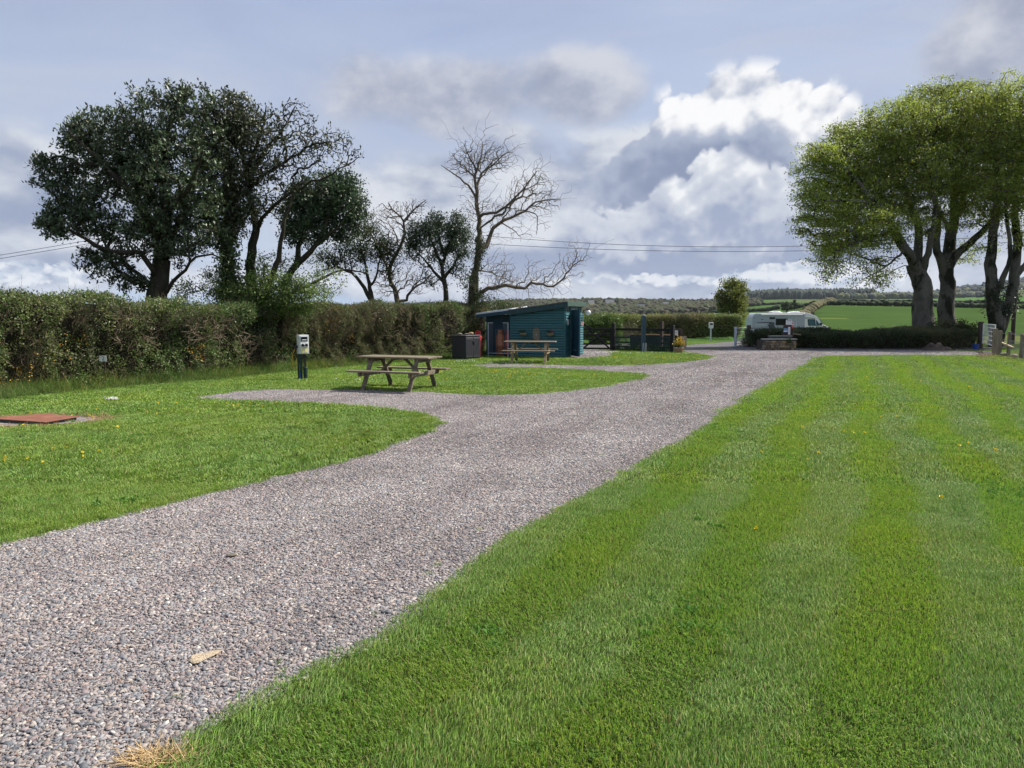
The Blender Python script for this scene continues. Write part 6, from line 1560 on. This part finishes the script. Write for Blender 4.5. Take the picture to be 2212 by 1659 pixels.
MB().prism(prof([(3.5, 2.78), (4.45, 2.79), (4.35, 2.90), (4.15, 2.92), (3.62, 2.84)]), -.5, .3).build('aerial_dome', M['body_white'], mh, .02)
for x in (1.75, 6.15):
    for y in (-.98, .98):
        wh = MB().tube([(x + ox, y - .11, .33), (x + ox, y + .11, .33)], .33, 20).build('wheel', M['black'], mh)
        MB().tube([(x + ox, y + math.copysign(.112, y), .33), (x + ox, y + math.copysign(.118, y), .33)], .20, 16).build('hub', M['galv'], wh)

# ------------------------------------------------------------------ right edge: gate, posts, wire
q0 = G(2116, 753.2); wpst = thing('gate_post', 'broad brown gate post at the left end of the white gate', 'gate post', q0, 0)
MB().box((0, 0, .66), (.19, .17, 1.32)).build('shaft', M['wood_brown'], wpst, .006)
ga0, ga1 = P(2122, 753, 37.4), P(2147, 757, 33.6); ga0.z = ga1.z = 0; gv = ga1 - ga0; L_ = gv.length
wgt = thing('white_gate', 'white painted metal gate with a mesh of bars standing open towards the lawn', 'gate', ga0, math.atan2(gv.y, gv.x))
for x in (0, L_): MB().tube([(x, 0, .26), (x, 0, 1.24)], .028, 8).build('upright', M['white'], wgt)
for z in (.30, .50, .70, .90, 1.06, 1.22): MB().tube([(0, 0, z), (L_, 0, z)], .020, 8).build('rail', M['white'], wgt)
for k in range(1, 9): MB().box((L_ * k / 9, -.022, .76), (.07, .012, .94)).build('bar', M['offwhite'], wgt)
fs = [(2147, 764.5, 1.08, .15), (2157.5, 767.5, 1.02, .15), (2178, 768, .98, .115), (2206, 775.5, .95, .125)]
wf = thing('wire_fence', 'pale wooden posts with wire running along the right edge of the lawn', 'fence', G(2147, 764.5), 0); b0 = Vector(wf.location); tops = []
for X, Y, h_, w_ in fs + [(2262, 790, .95, .15), (2330, 812, .95, .15)]:
    g_ = G(X, Y) - b0; MB().box((g_.x, g_.y, h_ / 2 - .05), (w_, w_ * .9, h_ + .1), (random.uniform(-.03, .03), random.uniform(-.02, .02), random.uniform(-.3, .3))).build('post', M['wood_post'], wf, .012); tops.append(g_)
for z in (.90, .62, .36): MB().tube([t_ + Vector((0, 0, z)) for t_ in tops[1:]], .009, 4).build('wire', M['wire'], wf)
m = MB()
for t0, t1 in zip(tops[1:-1], tops[2:]):
    nn = int((t1 - t0).length / .16)
    for k in range(1, nn): p_ = t0.lerp(t1, k / nn); m.box(p_ + Vector((0, 0, .33)), (.006, .006, .60))
m.build('stock_netting', M['wire'], wf)
fpk = MB().beam(P(2161, 739, 32.2), P(2189, 751, 30.6), .10, .05).build('fallen_plank', M['wood_pale'], None, .004); tag(fpk, 'pale plank leaning across behind the fence posts at the right edge', 'plank')
bk = thing('blue_bucket', 'blue plastic bucket beside the brown gate post', 'bucket', G(2107, 754.6), 0)
MB().lathe([(.10, 0), (.11, .0), (.14, .24), (.15, .24), (.15, .255), (.135, .255), (.10, .02)], (0, 0, 0), 16).build('body', M['blue_plastic'], bk, smooth=True); MB().tube([(.14 * math.cos(a), .0, .24 - .10 * math.sin(a)) for a in np.linspace(0, math.pi, 9)], .005, 5).build('handle', M['galv'], bk)
# soil heap
hp = G(2030, 757.5); r = np.random.default_rng(950); gx_, gy_ = np.meshgrid(np.linspace(-1.1, 1.1, 34), np.linspace(-.5, .6, 18), indexing='ij'); pz = .34 * np.exp(-(gx_ / .55) ** 2 - (gy_ / .3) ** 2) + .16 * np.exp(-((gx_ + .6) / .35) ** 2 - (gy_ / .3) ** 2)
pz = pz * (1 + .25 * snoise(np.stack([gx_.ravel(), gy_.ravel()], 1), 9, 4).reshape(gx_.shape)) + r.normal(0, .012, pz.shape) - .02
i_, j_ = np.meshgrid(np.arange(33), np.arange(17), indexing='ij'); q = np.stack([i_ * 18 + j_, (i_ + 1) * 18 + j_, (i_ + 1) * 18 + j_ + 1, i_ * 18 + j_ + 1], -1).reshape(-1, 4)
hpo = mesh_np('soil_heap', np.stack([gx_, gy_, pz], -1).reshape(-1, 3), q, M['soil']); hpo.location = hp; tag(hpo, 'dark heap of soil at the foot of the beeches beside the track', 'soil heap')
for X, Y, s_, lab in ((2000, 757, .16, 'leftmost loose stone at the foot of the soil heap'), (2066, 759, .18, 'loose pale stone right of the soil heap'), (2118, 764, .24, 'low grey rock on the bare ground before the white gate'), (2168, 771, .34, 'large tan rock at the foot of the fence posts'), (2190, 774, .28, 'tan rock between the last two fence posts'), (2134, 769, .14, 'whitish stone at the corner of the lawn by the fence')):
    rock('rock', lab, G(X, Y, -.02), (s_, s_ * .8, s_ * .55), M['stone'] if X > 2100 else M['stone_dark'], X, 'loose stones near the white gate', X * .7, 'rock')
flat('bare_earth', np.array([tuple(G(X, Y).xy) for X, Y in [(2085, 763), (2130, 759), (2170, 763), (2215, 778), (2260, 792), (2230, 795), (2180, 781), (2130, 772)]]), .012, M['soil'])
n = 1400; q = np.stack([*(np.array([tuple(G(X, Y).xy) for X, Y in zip(r.uniform(2110, 2215, n), r.uniform(764, 778, n))]).T), np.full(n, .015)], 1); d = r.normal(size=(n, 3)) * (1, 1, .3); d[:, 2] = np.abs(d[:, 2]); d /= np.linalg.norm(d, axis=1, keepdims=True)
V, F, Cc = ribbons(q, q + d * .12, .005, .002, (0.25, 0.15, 0.07), rs=r); o = mesh_np('dead_leaves', V, F, M['straw'], None, cols=Cc); tag(o, 'brown dead leaves and straw around the fence posts', kind='stuff')

# ------------------------------------------------------------------ poles and overhead wires
def pole(label, X, d, h, arm=.9, r0=.12):
    x, y = bxy(X, d); z = on(x, y); p = thing('telegraph_pole', label, 'pole', (x, y, z), 0, 'wooden poles carrying the overhead wires')
    MB().tube([(0, 0, -.2), (0, 0, h)], [r0, r0 * .75], 10).build('shaft', M['wood_brown'], p, smooth=True); MB().box((0, -.02, h - .25), (arm, .08, .10)).build('crossarm', M['wood_brown'], p); return Vector((x, y, z))
pr_ = pole('brown wooden pole standing behind the right stem of the rightmost beech', 2186, 45.5, 6.0); pm = pole('wooden pole hidden behind the tall bare ivy-clad tree', 1031, 50, 6.6, .3); pl_ = pole('wooden pole hidden behind the broad holly', 350, 33, 5.0, .4)
def sag(label, a, b, s, rad=.014):
    pts = [a.lerp(b, t) - Vector((0, 0, s * 4 * t * (1 - t))) for t in np.linspace(0, 1, 25)]
    o = MB().tube(pts, rad, 5).build('overhead_wire', M['line_wire']); tag(o, label, 'cable', 'overhead wires')
sag('upper overhead wire between the bare tree and the beeches', pm + Vector((.12, 0, P(1030, 508, 50).z - pm.z)), Vector((pr_.x, pr_.y, P(2186, 505, 45.5).z)), .75)
sag('lower overhead wire between the bare tree and the beeches', pm + Vector((-.12, 0, P(1030, 525, 50).z - pm.z)), Vector((pr_.x, pr_.y, P(2186, 522, 45.5).z)), .55)
ll = Vector((*bxy(-700, 33), 0)); 
sag('upper overhead wire left of the broad holly', Vector((pl_.x, pl_.y, P(350, 492, 33).z)), Vector((ll.x, ll.y, P(-700, 640, 33).z)), .25, .010)
sag('lower overhead wire left of the broad holly', Vector((pl_.x, pl_.y, P(350, 499, 33).z)), Vector((ll.x, ll.y, P(-700, 648, 33).z)), .25, .010)

# ------------------------------------------------------------------ flowers, straw, loose stone
r = np.random.default_rng(960)
def flowers(name, label, spots, size, col, seed, h=.05, petals=6):
    r = np.random.default_rng(seed); pts = []
    for X, Y, rx, ry, n in spots:
        for k in range(n):
            g_ = G(X + r.normal(0, rx), Y + r.normal(0, ry) * .6); pts.append((g_.x, g_.y, h * r.uniform(.7, 1.2)))
    p = np.array(pts); p = p[~inside(GPOLY, p[:, :2])]; q = np.repeat(p, petals, 0)
    n = len(q); V, F, Cc = leaves(q, size, col, .8, .9, r, jit=.12, sizevar=.15); o = mesh_np(name, V, F, M['petal'], None, cols=Cc); tag(o, label, kind='stuff')
flowers('daisies', 'white daisies scattered in the lawn patches left of the drive', [(246, 866, 7, 2, 46), (1095, 786, 30, 1.5, 26), (1010, 783, 20, 2, 20), (930, 806, 30, 3, 14), (1290, 764, 22, 1.2, 36), (760, 825, 30, 5, 8), (700, 790, 30, 4, 10), (880, 800, 30, 3, 10), (1380, 764, 30, 1, 14)], .026, (0.8, 0.8, 0.76), 1)
flowers('dandelions', 'yellow dandelions dotted over the lawns', [(1060, 806, 60, 4, 26), (1160, 812, 70, 6, 24), (1380, 774, 60, 2, 40), (1470, 779, 30, 2, 16), (130, 995, 70, 30, 9), (200, 900, 120, 30, 12), (930, 820, 20, 6, 5), (500, 880, 120, 6, 8), (1900, 900, 160, 50, 12), (1950, 830, 140, 20, 14), (1790, 1010, 60, 40, 3), (1550, 1170, 60, 60, 1), (2100, 1000, 60, 80, 5)], .026, (0.78, 0.60, 0.03), 2, petals=7)
pg = [(442 + u, 1428 + v) for u, v in ((-33, 8), (-30, -3), (-14, -9), (2, -10), (20, -15), (36, -17), (30, -9), (14, -1), (2, 4), (-10, 11), (-24, 14))]
pw = [G(X, Y) for X, Y in pg]; c_ = sum(pw, Vector()) / len(pw); n = len(pw)
sm_ = MB().add([(p.x - c_.x, p.y - c_.y, 0) for p in pw] + [((p.x - c_.x) * .9, (p.y - c_.y) * .9, .005 + .002 * math.sin(i * 2.1)) for i, p in enumerate(pw)], [tuple(range(n)), tuple(range(2 * n - 1, n - 1, -1))] + [(i, i + n, (i + 1) % n + n, (i + 1) % n) for i in range(n)])
M['splinter'] = material('pale_sandstone', (0.46, 0.37, 0.25), .85, .35, 60, .9, 120, col2=(0.30, 0.22, 0.13), c2=(.5, .7), c2scale=40)
rk = sm_.build('flat_stone', M['splinter'], None, .002); rk.location = (c_.x, c_.y, .017); tag(rk, 'long pale pointed flat stone lying on the chippings, largest one near the camera', 'stone')
bs = G(500, 1206); rock('slate_stone', 'larger blue-grey slate stone on the chippings left of the track middle', (bs.x, bs.y, .015), (.085, .055, .016), M['stone_dark'], 9, None, .4)
c0 = G(352, 1648); n = 520; q = np.stack([c0.x + r.normal(0, .06, n), c0.y + r.normal(0, .03, n), np.full(n, .015)], 1); d = r.normal(size=(n, 3)) * (1, .8, .25) + (-.4, -.2, 0); d[:, 2] = np.abs(d[:, 2]) + .05; d /= np.linalg.norm(d, axis=1, keepdims=True)
V, F, Cc = ribbons(q, q + d * r.uniform(.04, .11, (n, 1)), .0022, .0008, (0.52, 0.37, 0.19), rs=r); o = mesh_np('straw_tuft', V, F, M['straw'], None, cols=Cc); tag(o, 'tuft of dry straw-coloured grass at the near corner of the lawn', kind='stuff')

# ------------------------------------------------------------------ air
hz = bpy.data.materials.new('haze'); hz.use_nodes = True; t = NT(hz.node_tree); t.n.clear()
ho = t.node('ShaderNodeOutputMaterial'); pv = t.node('ShaderNodeVolumePrincipled'); pv.inputs['Color'].default_value = (0.80, 0.87, 1.0, 1); pv.inputs['Density'].default_value = 0.00005
t.l.new(pv.outputs[0], ho.inputs['Volume'])
hb = MB().box((0, 0, 100), (7300, 7300, 226)).build('haze', hz); hb['kind'] = 'stuff'; hb['label'] = 'thin pale haze in the air over the whole view'
